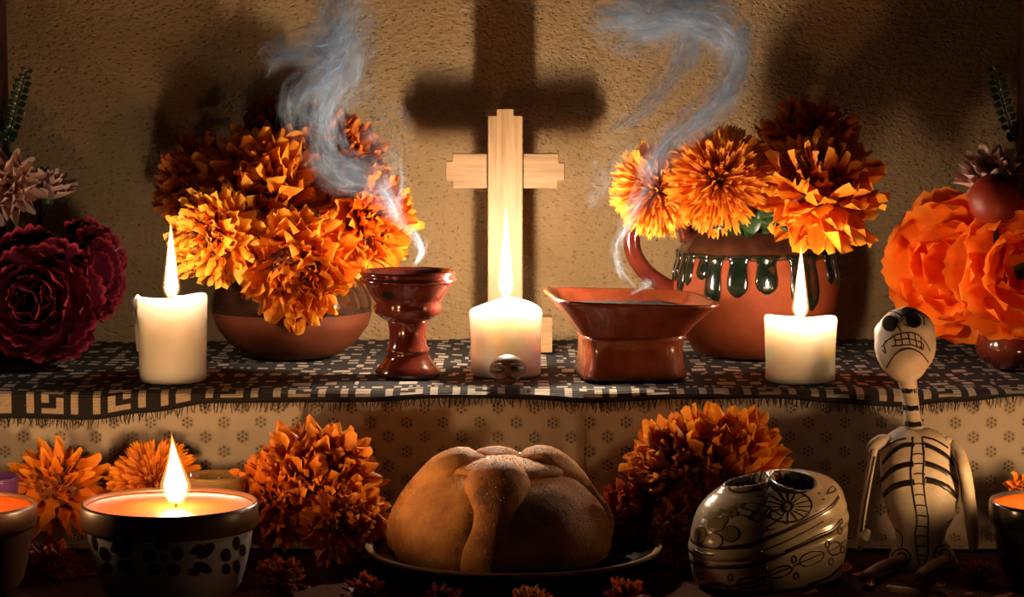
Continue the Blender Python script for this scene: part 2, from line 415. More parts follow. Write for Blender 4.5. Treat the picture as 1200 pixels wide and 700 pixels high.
# ================================================================== the setting
LOW = -0.155; WALL = 0.435; FRONT = -0.03; HALF = 0.80
def grid(nx, ny, fn):
    vs_ = [fn(i / nx, j / ny) for j in range(ny + 1) for i in range(nx + 1)]
    fs = [(j * (nx + 1) + i, j * (nx + 1) + i + 1, (j + 1) * (nx + 1) + i + 1, (j + 1) * (nx + 1) + i) for j in range(ny) for i in range(nx)]
    return vs_, fs
v, f = box((-1.4, WALL, -0.95), (1.4, WALL + 0.12, 1.1))
tag(mesh('wall_back', v, f, M['wall'], smooth=False), 'rough tan stucco wall behind the altar', kind='structure')
v, f = box((-HALF, FRONT + 0.004, LOW - 0.02), (HALF, WALL, -0.007))
tag(mesh('altar_step', v, f, M['wood_dark'], smooth=False), 'wooden step that carries the upper row of the altar', kind='structure')
v, f = box((-HALF, -0.75, LOW - 0.045), (HALF, FRONT + 0.02, LOW - 0.006))
tag(mesh('altar_table', v, f, M['wood_dark'], smooth=False), 'dark wooden table top that carries the lower row', kind='structure')

# brown cloth on the table
def lowc(s, t):
    x = -HALF + 2 * HALF * s; y = -0.75 + (FRONT + 0.74) * t
    return V((x, y, LOW - 0.003 + 0.0018 * mnoise.noise(V((x * 14, y * 14, 3)))))
v, f = grid(120, 50, lowc)
tag(mesh('table_cloth', v, f, M['brown_cloth']), 'dark brown cloth spread on the lower table', 'tablecloth')

# white eyelet cloth hanging down the step
def eye_fold(x):
    return 0.0022 * math.sin(x * 31 + 0.6) + 0.0016 * math.sin(x * 57) + 0.006 * math.exp(-((x - 0.066) / 0.006) ** 2)
EY = [(0.02, -0.0065)] + [(-0.0015, -0.0065), (-0.007, -0.010)] + [(-0.0085, -0.02 - 0.0145 * k) for k in range(9)] + [(-0.012, LOW + 0.006), (-0.022, LOW + 0.001), (-0.04, LOW + 0.0005), (-0.06, LOW + 0.0005)]
lens = [0.0]
for k in range(1, len(EY)): lens.append(lens[-1] + math.hypot(EY[k][0] - EY[k - 1][0], EY[k][1] - EY[k - 1][1]))
vs_, uvs, fs = [], [], []; NXC = 260
for k, (dy_, z) in enumerate(EY):
    for i in range(NXC + 1):
        x = -HALF + 2 * HALF * i / NXC
        amt = min(1.0, max(0.0, (-0.006 - z) / 0.03))
        vs_.append(V((x, FRONT + dy_ - amt * eye_fold(x), z))); uvs.append((x + 1, lens[k] + 0.3))
for k in range(len(EY) - 1):
    for i in range(NXC):
        a = k * (NXC + 1) + i; fs.append((a, a + NXC + 1, a + NXC + 2, a + 1))
tag(mesh('eyelet_cloth', vs_, fs, M['eyelet'], uv=uvs), 'off white eyelet cloth hanging down the altar step', 'tablecloth')

# black woven runner with white pattern
CELL = 0.0038; NC = int(2 * 0.79 / CELL)
MOT = ["#.###.#..#.##..#.###.#..", "#...#.#..#.##..#.#...#..", "#.#.#.#..#.##..#.#.#.#..", "#.#...#..#.##..#...#.#..", "#.###.#..#.##..#.###.#.."]
def hem(x):                      # how far the runner hangs below the step's edge
    u = 600 + x * 1160
    pts = [(-400, 0.022), (0, 0.026), (100, 0.027), (170, 0.020), (250, 0.010), (420, 0.009), (520, 0.005), (620, 0.006), (700, 0.010), (800, 0.006), (900, 0.005), (980, 0.010), (1060, 0.014), (1120, 0.009), (1200, 0.003), (1700, 0.008)]
    for (a, p), (b, q) in zip(pts, pts[1:]):
        if a <= u <= b:
            t = (u - a) / (b - a); t = t * t * (3 - 2 * t); return p + (q - p) * t
    return 0.008
BANDROWS = 7; TOPROWS = 46
rows = []                       # each row: function of x -> point; the pattern value for the strip below it
def runner_pt(x, s):
    """s = metres from the hem measured inward along the cloth"""
    h = hem(x)
    if s < h: z = -(h - s); y = FRONT - 0.0125 - eye_fold(x) * 0.6 - 0.002 * math.sin(x * 40); return V((x, y, z - 0.004))
    y = FRONT - 0.0125 + (s - h)
    lump = 0.0028 * mnoise.noise(V((x * 16, y * 9, 1))) * min(1.0, (s - h) / 0.02)
    return V((x, min(y, WALL - 0.004), -0.0042 + min(0.0035, (s - h) * 0.4) * 1.0 + lump - 0.0012))
svals = [0.0055 * k for k in range(BANDROWS)]; svals += [svals[-1] + 0.0055 + 0.0098 * k for k in range(TOPROWS)]
rnd = random.Random(5)
stripe_kind = []
for r in range(len(svals) - 1):
    if r < 6: stripe_kind.append(('band', r))
    else: stripe_kind.append((['black', 'thin', 'black', 'dash', 'dash', 'black', 'thin', 'black', 'blocks', 'blocks', 'black', 'thin', 'thin', 'black', 'dash2', 'dash2', 'black', 'thin', 'black', 'blocks2', 'blocks2', 'black', 'thin'][(r - 6) % 23], r))
vs_, fs, uvs, wh = [], [], [], []
for r in range(len(svals) - 1):
    kind, rr_ = stripe_kind[r]
    for i in range(NC):
        x0 = -0.79 + i * CELL; x1 = x0 + CELL
        b = len(vs_)
        for (x, s) in ((x0, svals[r]), (x1, svals[r]), (x1, svals[r + 1]), (x0, svals[r + 1])):
            vs_.append(runner_pt(x, s)); uvs.append((x, s))
        fs.append((b, b + 1, b + 2, b + 3))
        if kind == 'band': wv_ = 0 if rr_ == 0 else (MOT[5 - rr_][(i // 2) % len(MOT[0])] == '#')
        elif kind == 'dash': wv_ = (i % 29) in (3, 4, 5, 6, 7, 12, 13, 14, 20)
        elif kind == 'dash2': wv_ = (i % 37) in (0, 1, 2, 3, 9, 10, 11, 12, 13)
        elif kind == 'blocks': wv_ = (i % 15) in (0, 1)
        elif kind == 'blocks2': wv_ = (i % 23) in (2, 3, 8, 9, 10)
        elif kind == 'thin': wv_ = (i % 5 < 3) and rnd.random() < 0.75
        else: wv_ = 0
        wh += [1.0 if wv_ else 0.0] * 4
run = mesh('woven_runner', vs_, fs, M['runner'], uv=uvs, attr={'white': wh})
tag(run, 'black woven runner with white geometric pattern along the step', 'runner')
fr = Mb(); rnd = random.Random(9); x = -0.78
while x < 0.78:
    p = runner_pt(x, 0.0) + V((0, -0.0006, 0)); l = rnd.uniform(0.0045, 0.0105)
    q = p + V((rnd.uniform(-0.0035, 0.0035), -0.001, -l))
    fr.add(*tube([p + V((0, 0, 0.002)), p.lerp(q, 0.5) + V((rnd.uniform(-1, 1) * 0.001, 0, 0)), q], [0.0006, 0.0004], 4)); x += rnd.uniform(0.0022, 0.0042)
tag(fr.build('fringe', M['fringe'], run), 'short black yarn fringe', kind='stuff')

# ================================================================== flames and candles
def flame(root, base, h, r, mat, lean=0.0, veil=True, slim=True):
    """teardrop flame: bright core and a thin orange veil"""
    def shape(hh, rr, z0, name, mt, par):
        n = 22; prof = []
        for k in range(n + 1):
            t = k / n
            tm = 0.13 if slim else 0.26
            w_ = 0.5 + 0.5 * math.sin(PI / 2 * t / tm) if t < tm else (1 - (t - tm) / (1 - tm)) ** (1.05 if slim else 1.45)
            prof.append((max(0.00008, rr * w_), z0 + hh * t))
        vv, ff = lathe(prof, base, 14, lambda p, a, k: p + V((lean * hh * (k / n) ** 2, 0, 0)))
        hs = [k / n for k in range(n + 1) for _ in range(14)]
        return mesh(name, vv, ff, mt, par, attr={'h': hs})
    core = shape(h, r, 0.0, 'flame', mat, root)
    if veil: shape(h * 1.07, r * 1.35, -0.001, 'flame_veil', M['veil'], core)
def pillar(u0, u1, vtop, vbase, y, ftop, label, seed, slump=0.0, which='left'):
    uc = (u0 + u1) / 2; r = (u1 - u0) / 2 * mpp(y)
    c = P(uc, vbase, y - r); c = V((P(uc, vbase, y).x, y, 0.0))
    H = (P(uc, vtop, y - r * 0.2).z)
    root = empty('pillar_candle', c, label, 'candle', 'white pillar candles on the runner')
    rnd = random.Random(seed); ph = rnd.uniform(0, 6)
    def fn(p, a, k):
        t = p.z / H
        q = V(p)
        if k >= 4: q.z += 0.003 * math.sin(a * 2 + ph) * min(1, t) + slump * math.cos(a) * 1.0
        s = 1 + 0.012 * math.sin(a * 3 + ph) + 0.012 * mnoise.noise(V((math.cos(a) * 2, math.sin(a) * 2, p.z * 30 + seed)))
        q.x *= s; q.y *= s; return q
    prof = [(r * 0.90, 0), (r * 0.955, 0.002), (r * 0.95, H * 0.3), (r * 0.965, H * 0.6), (r * 0.985, H * 0.85), (r * 1.0, H * 0.94), (r * 0.985, H * 0.985), (r * 0.94, H * 1.0), (r * 0.84, H * 0.998), (r * 0.6, H * 0.985), (r * 0.3, H * 0.975), (r * 0.06, H * 0.972)]
    if label.startswith('white pillar candle with a high'):
        prof = prof[:6] + [(r * 0.97, H * 0.99), (r * 0.9, H * 1.02), (r * 0.7, H * 1.06), (r * 0.4, H * 1.10), (r * 0.15, H * 1.13), (r * 0.05, H * 1.135)]
    vv, ff = lathe(prof, c, 48, fn)
    mesh('candle_body', vv, ff, M['wax'], root)
    top = prof[-1][1]
    vv, ff = tube([c + V((0, 0, top - 0.004)), c + V((0.0005, 0, top + 0.004)), c + V((0.0012, 0, top + 0.009))], 0.0009, 6)
    mesh('wick', vv, ff, M['wick'], root)
    fz = c + V((0, 0, top + 0.003))
    ht = P(uc, ftop, y).z - fz.z
    flame(root, fz, ht, 0.0068, M['flame_' + which], 0.0)
    return root, c, r, H
cL = pillar(161, 244, 350, 452, 0.03, 258, 'white pillar candle with a wax drip down one side, beside the burgundy flower', 1, 0.0012)
# drip on the left candle
rt, c, r, H = cL
dr = Mb()
for k, (dx_, l, rad) in enumerate(((-0.99, 0.030, 0.0040), (-0.95, 0.055, 0.0026))):
    a = PI + 0.25 * k; q = c + V((math.cos(a) * r * 1.0, math.sin(a) * r * 1.0, 0))
    dr.add(*tube([q + V((0.004, 0, H + 0.001)), q + V((-0.001, 0, H - 0.004)), q + V((0.0002, 0, H - l * 0.5)), q + V((0.0012, 0, H - l))], [rad, rad * 1.3, rad, rad * 0.5], 10))
dr.build('wax_drip', M['wax'], rt)
cC = pillar(550, 636, 362, 441, 0.08, 240, 'white pillar candle with a high domed top in front of the wooden cross', 2, which='mid')
cR = pillar(894, 980, 374, 453, 0.03, 288, 'white pillar candle with a flat top in front of the clay jug', 3, -0.0008, 'right')

def candle_bowl(uc, vrim, y, R, H, label, mats, ftop=None, fdx=0.0, wax_drop=0.004, group='candles in painted bowls', fh=0.075, fr_=0.0105, which='painted'):
    rim = P(uc, vrim, y); c = V((rim.x, y, LOW))
    H = rim.z - LOW
    root = empty('candle_bowl', c, label, 'candle', group)
    body, rimm = mats
    prof = [(R * 0.66, 0), (R * 0.72, 0.003), (R * 0.80, H * 0.14), (R * 0.87, H * 0.36), (R * 0.92, H * 0.60), (R * 0.945, H * 0.77)]
    vv, ff = lathe(prof, c, 64, None, True, False); b = mesh('bowl', vv, ff, body, root)
    prof = [(R * 0.90, H * 0.73), (R * 0.985, H * 0.74), (R * 1.0, H * 0.77), (R * 1.0, H * 0.965), (R * 0.985, H), (R * 0.965, H), (R * 0.95, H * 0.97), (R * 0.93, H * 0.8), (R * 0.88, H * 0.74)]
    vv, ff = lathe(prof, c, 64, None, False, False); mesh('bowl_rim', vv, ff, rimm, root)
    zw = H - wax_drop
    vv, ff = lathe([(R * 0.93, zw - 0.012), (R * 0.945, zw + 0.0008), (R * 0.93, zw), (R * 0.6, zw - 0.0012), (R * 0.3, zw - 0.0015), (R * 0.05, zw - 0.001)], c, 48)
    mesh('wax', vv, ff, M['wax_orange'], root)
    fb = c + V((fdx, 0, zw))
    vv, ff = tube([fb + V((0, 0, -0.004)), fb + V((0.0003, 0, 0.006)), fb + V((0.001, 0, 0.011))], 0.0011, 6); mesh('wick', vv, ff, M['wick'], root)
    h = (P(uc, ftop, y).z - fb.z - 0.004) if ftop else fh
    flame(root, fb + V((0, 0, 0.003)), h, fr_, M['flame_' + which], -0.05, slim=False)
    return root, b
rt, bw = candle_bowl(199, 588, -0.31, 0.0805, 0.08, 'lit candle in a pale bowl painted with dark flowers under a brown rim', (M['bowl_white'], M['bowl_rim']), 506, fdx=0.0055)
bv = bvh_of(bw)
def C1(x, y): return (x / 3.044, 470 + y / 3.044)
def blob(pts, nm='painted_petal', mt='black'): paint_poly(bv, [C1(*p) for p in pts], nm, M[mt], rt, n=3)
for (x, y, a, b) in ((577, 512, 23, 24), (632, 545, 24, 25), (618, 602, 25, 23), (552, 602, 22, 22), (532, 550, 23, 24), (843, 508, 13, 24), (806, 550, 18, 24), (865, 533, 11, 22), (843, 592, 12, 24), (807, 600, 15, 20)):
    blob(ell(x, y, a, b, 10))
blob(ell(582, 560, 15, 14, 10), mt='mini_skull')
for (x, y, a, b, rot) in ((702, 530, 26, 11, -0.75), (735, 535, 38, 19, -0.75), (725, 595, 33, 17, 0.45), (693, 610, 18, 14, 0.5), (412, 520, 14, 24, 0.4), (448, 530, 24, 32, 0.5), (372, 545, 16, 26, -0.3), (450, 595, 36, 18, 0.5), (338, 505, 9, 30, -0.2), (380, 595, 18, 20, 0.3)):
    blob(ell(x, y, a, b, 10, rot))
candle_bowl(-42, 590, -0.29, 0.066, 0.08, 'lit candle in a dark brown bowl beside the purple glass', (M['bowl_rim'], M['bowl_rim']), fdx=-0.012, which='brown')
candle_bowl(1243, 587, -0.26, 0.066, 0.09, 'lit candle in a black speckled bowl near the skeleton figurine', (M['bowl_black'], M['bowl_black']), fdx=0.010, which='black')

# small glasses behind the bowls
def glass_cup(u, v0, y, R, H, mat, label, name):
    top = P(u, v0, y); c = V((top.x, y, top.z - H)); c.z = LOW; H = top.z - LOW
    root = empty(name, c, label, 'glass')
    prof = [(R * 0.75, 0), (R * 0.8, 0.002), (R * 0.96, H * 0.8), (R, H * 0.95), (R * 1.02, H * 0.985), (R * 1.0, H), (R * 0.95, H * 0.99), (R * 0.92, H * 0.9), (R * 0.75, 0.008), (R * 0.1, 0.006)]
    vv, ff = lathe(prof, c, 40); mesh('glass_body', vv, ff, mat, root)
    vv, ff = lathe([(R * 1.0, H - 0.0018), (R * 1.035, H - 0.001), (R * 1.03, H + 0.0012), (R * 0.98, H + 0.0014), (R * 0.95, H - 0.0005)], c, 40, None, False, False)
    mesh('glass_rim', vv, ff, mat, root)
    vv, ff = lathe([(R * 0.70, 0.009), (R * 0.84, H * 0.55), (R * 0.3, H * 0.56), (R * 0.02, H * 0.56)], c, 32); mesh('wax_fill', vv, ff, M['wax'], root)
glass_cup(252, 558, -0.155, 0.0305, 0.05, M['amber'], 'small amber glass votive cup behind the painted bowl', 'votive_glass')
glass_cup(-10, 560, -0.155, 0.026, 0.05, M['purple'], 'small purple glass votive cup at the edge of the altar', 'votive_glass')

# ================================================================== cross
YC = 0.275
base = V((P(592, 400, YC).x, YC, 0.0))
root = empty('wooden_cross', base, 'pale wooden cross with stepped ends standing against the stucco wall', 'cross')
def slab(outline, y0, y1, name, mat):
    n = len(outline); pts = [P(u, v_, YC) for u, v_ in outline]
    bm = bmesh.new()
    fr_ = [bm.verts.new((p.x, YC + y0, p.z)) for p in pts]; fc = bm.faces.new(fr_)
    r_ = bmesh.ops.extrude_face_region(bm, geom=[fc])
    for e in r_['geom']:
        if isinstance(e, bmesh.types.BMVert): e.co.y = YC + y1
    bmesh.ops.recalc_face_normals(bm, faces=bm.faces)
    bmesh.ops.bevel(bm, geom=list(bm.edges), offset=0.0009, segments=1, affect='EDGES')
    bm.verts.index_update()
    return mesh(name, [v_.co.copy() for v_ in bm.verts], [tuple(q.index for q in f_.verts) for f_ in bm.faces], mat, root, smooth=False)
slab([(572, 135), (582, 135), (582, 127), (602, 127), (602, 135), (612.5, 135), (612.5, 413), (571.5, 413)], -0.013, 0.0, 'upright', M['pine'])
slab([(530, 180), (655, 180), (655, 191), (662, 191), (662, 212), (654, 212), (654, 221), (530, 221), (530, 213), (522, 213), (522, 189), (530, 189)], 0.001, 0.013, 'crossbar', M['pine_x'])
p0 = P(576, 372, YC); p1 = P(647, 416, YC)
v, f = box((p0.x, YC - 0.012 + 0.0125, 0.0005), (p1.x, YC + 0.028, p0.z)); mesh('foot_block', v, f, M['pine_x'], root, smooth=False)

# ================================================================== pots
def pot_obj(name, c, label, cat, prof, mat, seg=64, fn=None):
    root = empty(name, c, label, cat)
    vv, ff = lathe(prof, c, seg, fn); return root, mesh('body', vv, ff, mat, root)
def pot_px(u, vbase, y): return V((P(u, vbase, y).x, y, 0.001))
# left round bowl
CB = pot_px(343, 430, 0.245); s = mpp(0.245)
R = 95 * s; HB = 96 * s
pb = [(R * 0.50, 0), (R * 0.58, 0.002), (R * 0.78, HB * 0.16), (R * 0.93, HB * 0.36), (R * 0.995, HB * 0.56)]
root, _ = pot_obj('flower_bowl', CB, 'round terracotta bowl with dark glazed shoulder holding the big marigold bunch', 'bowl', pb, M['clay_dark'])
vv, ff = lathe([(R * 0.985, HB * 0.55), (R * 1.012, HB * 0.57), (R * 1.01, HB * 0.66), (R * 0.97, HB * 0.82), (R * 0.90, HB * 0.95), (R * 0.84, HB), (R * 0.80, HB * 0.98), (R * 0.84, HB * 0.9), (R * 0.8, HB * 0.5)], CB, 64, None, False, True)
mesh('glazed_shoulder', vv, ff, M['glaze_dark'], root)
BOWL_TOP = CB + V((0, 0, HB * 0.9))

# left goblet incense burner
GB = pot_px(478, 448, 0.065); s = mpp(0.065)
HG = (P(478, 318, 0.065).z)
def gp(l): return [(r_ * s, z * HG) for r_, z in l]
root = empty('incense_goblet', GB, 'oxblood glazed clay goblet incense burner with ridged cup', 'incense burner')
vv, ff = lathe(gp([(38, 0), (39, 0.015), (38.5, 0.05), (33, 0.10), (27, 0.16), (24.5, 0.22), (26, 0.235), (25, 0.25), (22, 0.30), (21.5, 0.42), (23, 0.50), (25, 0.525)]), GB, 64); mesh('pedestal', vv, ff, M['burner_red'], root)
vv, ff = lathe(gp([(24, 0.52), (32, 0.56), (38.5, 0.60), (40, 0.66), (39, 0.71), (41, 0.73), (45, 0.78), (51, 0.85), (55, 0.895), (57.5, 0.905), (57, 0.925), (53.5, 0.94), (53.5, 0.955), (56, 0.965), (55.5, 0.985), (54, 1.0), (51, 0.995), (49, 0.96), (45, 0.86), (30, 0.80), (3, 0.79)]), GB, 72); cup = mesh('cup', vv, ff, M['burner_red'], root)
vv, ff = lathe(gp([(44, 0.85), (40, 0.875), (30, 0.90), (15, 0.89), (2, 0.90)]), GB, 40, lambda p, a, k: p + V((0, 0, 0.002 * mnoise.noise(p * 300)))); mesh('ash', vv, ff, M['ash'], root)
bvg = bvh_of(cup)
for (u, v_) in ((455, 346), ):
    paint_poly(bvg, ell(u, v_, 8, 4.5, 10, 0.15), 'vent_hole', M['black'], root)

# square flared incense burner
SB = pot_px(738, 447, 0.070); s = mpp(0.070); HS = P(738, 348, 0.070).z
def sq(p, a, k, pw=5.0):
    ca, sa = abs(math.cos(a)), abs(math.sin(a)); q = (ca ** pw + sa ** pw) ** (-1 / pw)
    return V((p.x * q, p.y * q, p.z))
def sqr(ang):
    rot = Matrix.Rotation(ang, 3, 'Z')
    def fn(p, a, k):
        q = sq(p, a, k)
        q = rot @ q
        q.z += 0.004 * (q.x / 0.09) * -1.0 * min(1, max(0, (p.z - 0.05) / 0.04))
        jit = 0.0012 * mnoise.noise(q * 60); q.x += jit; q.y += jit
        return q
    return fn
root = empty('incense_dish', SB, 'square red-brown clay incense burner with a flared dish', 'incense burner')
ang = 0.12
vv, ff = lathe([(r_ * s, z * HS) for r_, z in [(60, 0), (62, 0.01), (62, 0.05), (58.5, 0.2), (57, 0.35), (58, 0.48), (61, 0.54)]], SB, 96, sqr(ang)); mesh('pedestal', vv, ff, M['burner_brown'], root)
vv, ff = lathe([(r_ * s, z * HS) for r_, z in [(59, 0.52), (62, 0.56), (72, 0.70), (84, 0.84), (93, 0.94), (95.5, 0.975), (95, 0.995), (93, 1.0), (90, 0.985), (82, 0.90), (68, 0.76), (45, 0.70), (3, 0.69)]], SB, 96, sqr(ang)); mesh('dish', vv, ff, M['burner_brown'], root)
vv, ff = lathe([(r_ * s, z * HS) for r_, z in [(76, 0.84), (60, 0.87), (30, 0.89), (3, 0.88)]], SB, 48, lambda p, a, k: sqr(ang)(p + V((0, 0, 0.0025 * mnoise.noise(p * 250))), a, k)); mesh('ash', vv, ff, M['ash'], root)

# clay jug with dripping glaze
JY = 0.26; JB = pot_px(885, 432, JY); s = mpp(JY)
def jz(v_): return P(885, v_, JY).z
root = empty('clay_jug', JB, 'terracotta jug with dark glaze dripping from its shoulder', 'jug')
jp = [(62, 424), (68, 421), (80, 408), (90, 388), (96, 365), (97, 345), (95, 325), (90, 308)]
vv, ff = lathe([(r_ * s, jz(z) - jz(424)) for r_, z in jp], JB, 80, None, True, False); jbody = mesh('body', vv, ff, M['clay'], root)
sp_ = [(89.5, 309.5), (91.5, 308), (90.5, 303), (84, 290), (74, 279), (66, 271), (63, 262), (65, 252), (67, 248), (65, 247), (60, 252), (57, 265), (50, 290)]
vv, ff = lathe([(r_ * s, jz(z) - jz(424)) for r_, z in sp_], JB, 80, lambda p, a, k: p + V((0, 0, 0.0015 * math.sin(a * 9))), False, True); jsh = mesh('glazed_shoulder', vv, ff, M['jug_shoulder'], root)
bvj = bvh_of(jbody, jsh)
def radius_at(v_):
    prof = jp + sp_[1:4]
    for (r0, a), (r1, b) in zip(prof, prof[1:]):
        if b <= v_ <= a: t = (a - v_) / (a - b + 1e-9); return r0 + (r1 - r0) * t
    return 90
drips = [(-70, 352, 6), (-60, 340, 5), (-46, 332, 6), (-36, 363, 7), (-18, 350, 8), (2, 346, 8.5), (26, 362, 8.5), (36, 366, 7), (58, 338, 6), (72, 345, 5), (105, 350, 7), (130, 340, 7), (160, 352, 7), (-100, 345, 7), (-130, 355, 7), (-160, 342, 7), (-82, 338, 5)]
for (ad, vb, hw) in drips:
    a = math.radians(ad); path, rads = [], []
    nseg = 9
    for k in range(nseg + 1):
        t = k / nseg; vv_ = 303 + (vb - 303) * t; rr_ = radius_at(vv_) * s
        path.append(JB + V((math.sin(a) * (rr_ + 0.0004), -math.cos(a) * (rr_ + 0.0004), jz(vv_) - jz(424))))
    nrm = V((math.sin(a), -math.cos(a), 0))
    hw = hw * s * 1.35
    rl = [hw * 1.5, hw * 1.05, hw * 0.95, hw, hw * 1.05, hw * 1.12, hw * 1.15, hw * 1.1, hw * 0.85, hw * 0.25]
    v1, f1 = tube(path, rl, 12, 0.24, up=nrm); mesh('glaze_drip', v1, f1, M['drip'], root)
hp = catmull([P(806, 282, JY), P(800, 262, JY), P(782, 246, JY), P(756, 248, JY), P(742, 270, JY), P(742, 295, JY), P(756, 318, JY), P(778, 334, JY), P(796, 342, JY)], 5)
vv, ff = tube(hp, [9 * s, 9.5 * s, 10 * s, 10 * s, 9.5 * s], 14, 0.8, up=V((0, 1, 0))); mesh('handle', vv, ff, M['burner_red'], root)
JUG_TOP = JB + V((0, 0, jz(262) - jz(424)))

# ================================================================== flowers
def petal_mesh(name, nx, ny, seed, ruffle=0.10, waves=2.5, notch=0.06, curl=0.25, w0=0.10, w1=0.50, wp=0.9, round_=0.25, cup=0.0, scallop=0, cvar=0.0, tipw=0.40):
    """petal along +X (0..1), width along Y, normal Z"""
    rnd = random.Random(seed); ph = rnd.uniform(0, 6.28); ph2 = rnd.uniform(0, 6.28); curl = curl + rnd.uniform(-1, 1) * cvar
    vs_, fs, uv = [], [], []
    for i in range(ny + 1):
        t = i / ny
        w_ = w0 + (w1 - w0) * math.sin(PI / 2 * min(1.0, t / 0.78)) ** (1 / wp)
        if t > 0.78: w_ *= 1 - tipw * ((t - 0.78) / 0.22) ** 2
        for j in range(nx + 1):
            q = j / nx * 2 - 1
            x = t * (1 - round_ * q * q * t)
            if t > 0.99: x += notch * math.sin(q * 7 + ph2) + rnd.uniform(-1, 1) * notch * 0.5
            if scallop and t > 0.99: x += 0.06 * abs(math.sin((q + 1) * PI * scallop / 2)) - 0.03
            z = curl * t * t + ruffle * t * t * math.sin(q * waves * PI / 2 * 1.2 + ph) + cup * q * q * t
            vs_.append((x, q * w_, z)); uv.append((t, j / nx))
    for i in range(ny):
        for j in range(nx):
            a = i * (nx + 1) + j; fs.append((a, a + 1, a + nx + 2, a + nx + 1))
    me = bpy.data.meshes.new(name); me.from_pydata(vs_, [], fs)
    me.polygons.foreach_set('use_smooth', [True] * len(me.polygons))
    l = me.uv_layers.new(name='UVMap')
    for lp in me.loops: l.data[lp.index].uv = uv[lp.vertex_index]
    me.update(); return me
SETS = {}
def petal_set(key, mat, **kw):
    n = kw.pop('count', 6); out = []
    for k in range(n):
        me = petal_mesh('petal', kw.get('nx', 7), kw.get('ny', 3), hash(key) % 1000 + k if False else sum(map(ord, key)) + k, **{a: b for a, b in kw.items() if a not in ('nx', 'ny')})
        me.materials.append(mat); out.append(me)
    SETS[key] = out
for k_, mt in (('ruf', 'petal'), ('gold', 'petal_gold'), ('rust', 'petal_red'), ('dark', 'petal_dark'), ('dim', 'petal_dim')):
    petal_set(k_, M[mt], count=9, nx=6, ny=4, ruffle=0.10, waves=2.6, notch=0.022, curl=0.10, cvar=0.34, w0=0.08, w1=0.31, wp=1.0, round_=0.36)
petal_set('spoon', M['petal'], ruffle=0.05, waves=1.6, notch=0.03, curl=-0.12, w0=0.05, w1=0.20, wp=0.6, round_=0.35, cup=0.08)
petal_set('spoon_gold', M['petal_gold'], ruffle=0.05, waves=1.6, notch=0.03, curl=-0.12, w0=0.05, w1=0.20, wp=0.6, round_=0.35, cup=0.08)
petal_set('pink', M['pink'], ruffle=0.04, waves=2.2, notch=0.02, curl=0.15, w0=0.10, w1=0.26, wp=0.7, round_=0.40, cup=0.12)
petal_set('burg', M['burgundy'], nx=15, ny=5, ruffle=0.03, waves=4.0, notch=0.012, curl=0.26, w0=0.16, w1=0.52, wp=0.8, round_=0.20, cup=0.22, scallop=5, tipw=0.2)
petal_set('waxo', M['wax_petal'], nx=14, ny=6, ruffle=0.05, waves=3.4, notch=0.012, curl=0.22, w0=0.18, w1=0.62, wp=0.8, round_=0.28, cup=0.20, scallop=6, tipw=0.2)

def frame_for(axis):
    ax = V(axis).normalized(); t = ax.cross(V((0, 0, 1)))
    if t.length < 0.05: t = ax.cross(V((1, 0, 0)))
    t.normalize(); return ax, t, ax.cross(t).normalized()
def add_petal(root, me, base, d, tang, L, wsc=1.0):
    d = d.normalized(); tang = (tang - d * tang.dot(d)).normalized(); n = d.cross(tang)
    mt = Matrix(((d.x * L, tang.x * L * wsc, n.x * L, base.x), (d.y * L, tang.y * L * wsc, n.y * L, base.y), (d.z * L, tang.z * L * wsc, n.z * L, base.z), (0, 0, 0, 1)))
    o = bpy.data.objects.new('petal', me); COL.objects.link(o); o.parent = root; o.matrix_local = mt
    return o
def stem(root, c, axis, to, r=0.0022):
    ax = V(axis).normalized()
    mid = c - ax * 0.03
    pts = [c - ax * 0.004, mid.lerp(to, 0.25), mid.lerp(to, 0.65) + V((0, 0.004, 0)), V(to)]
    vv, ff = tube(catmull(pts, 4), [r * 1.6, r, r], 7); mesh('stem', vv, ff, M['green'], root)
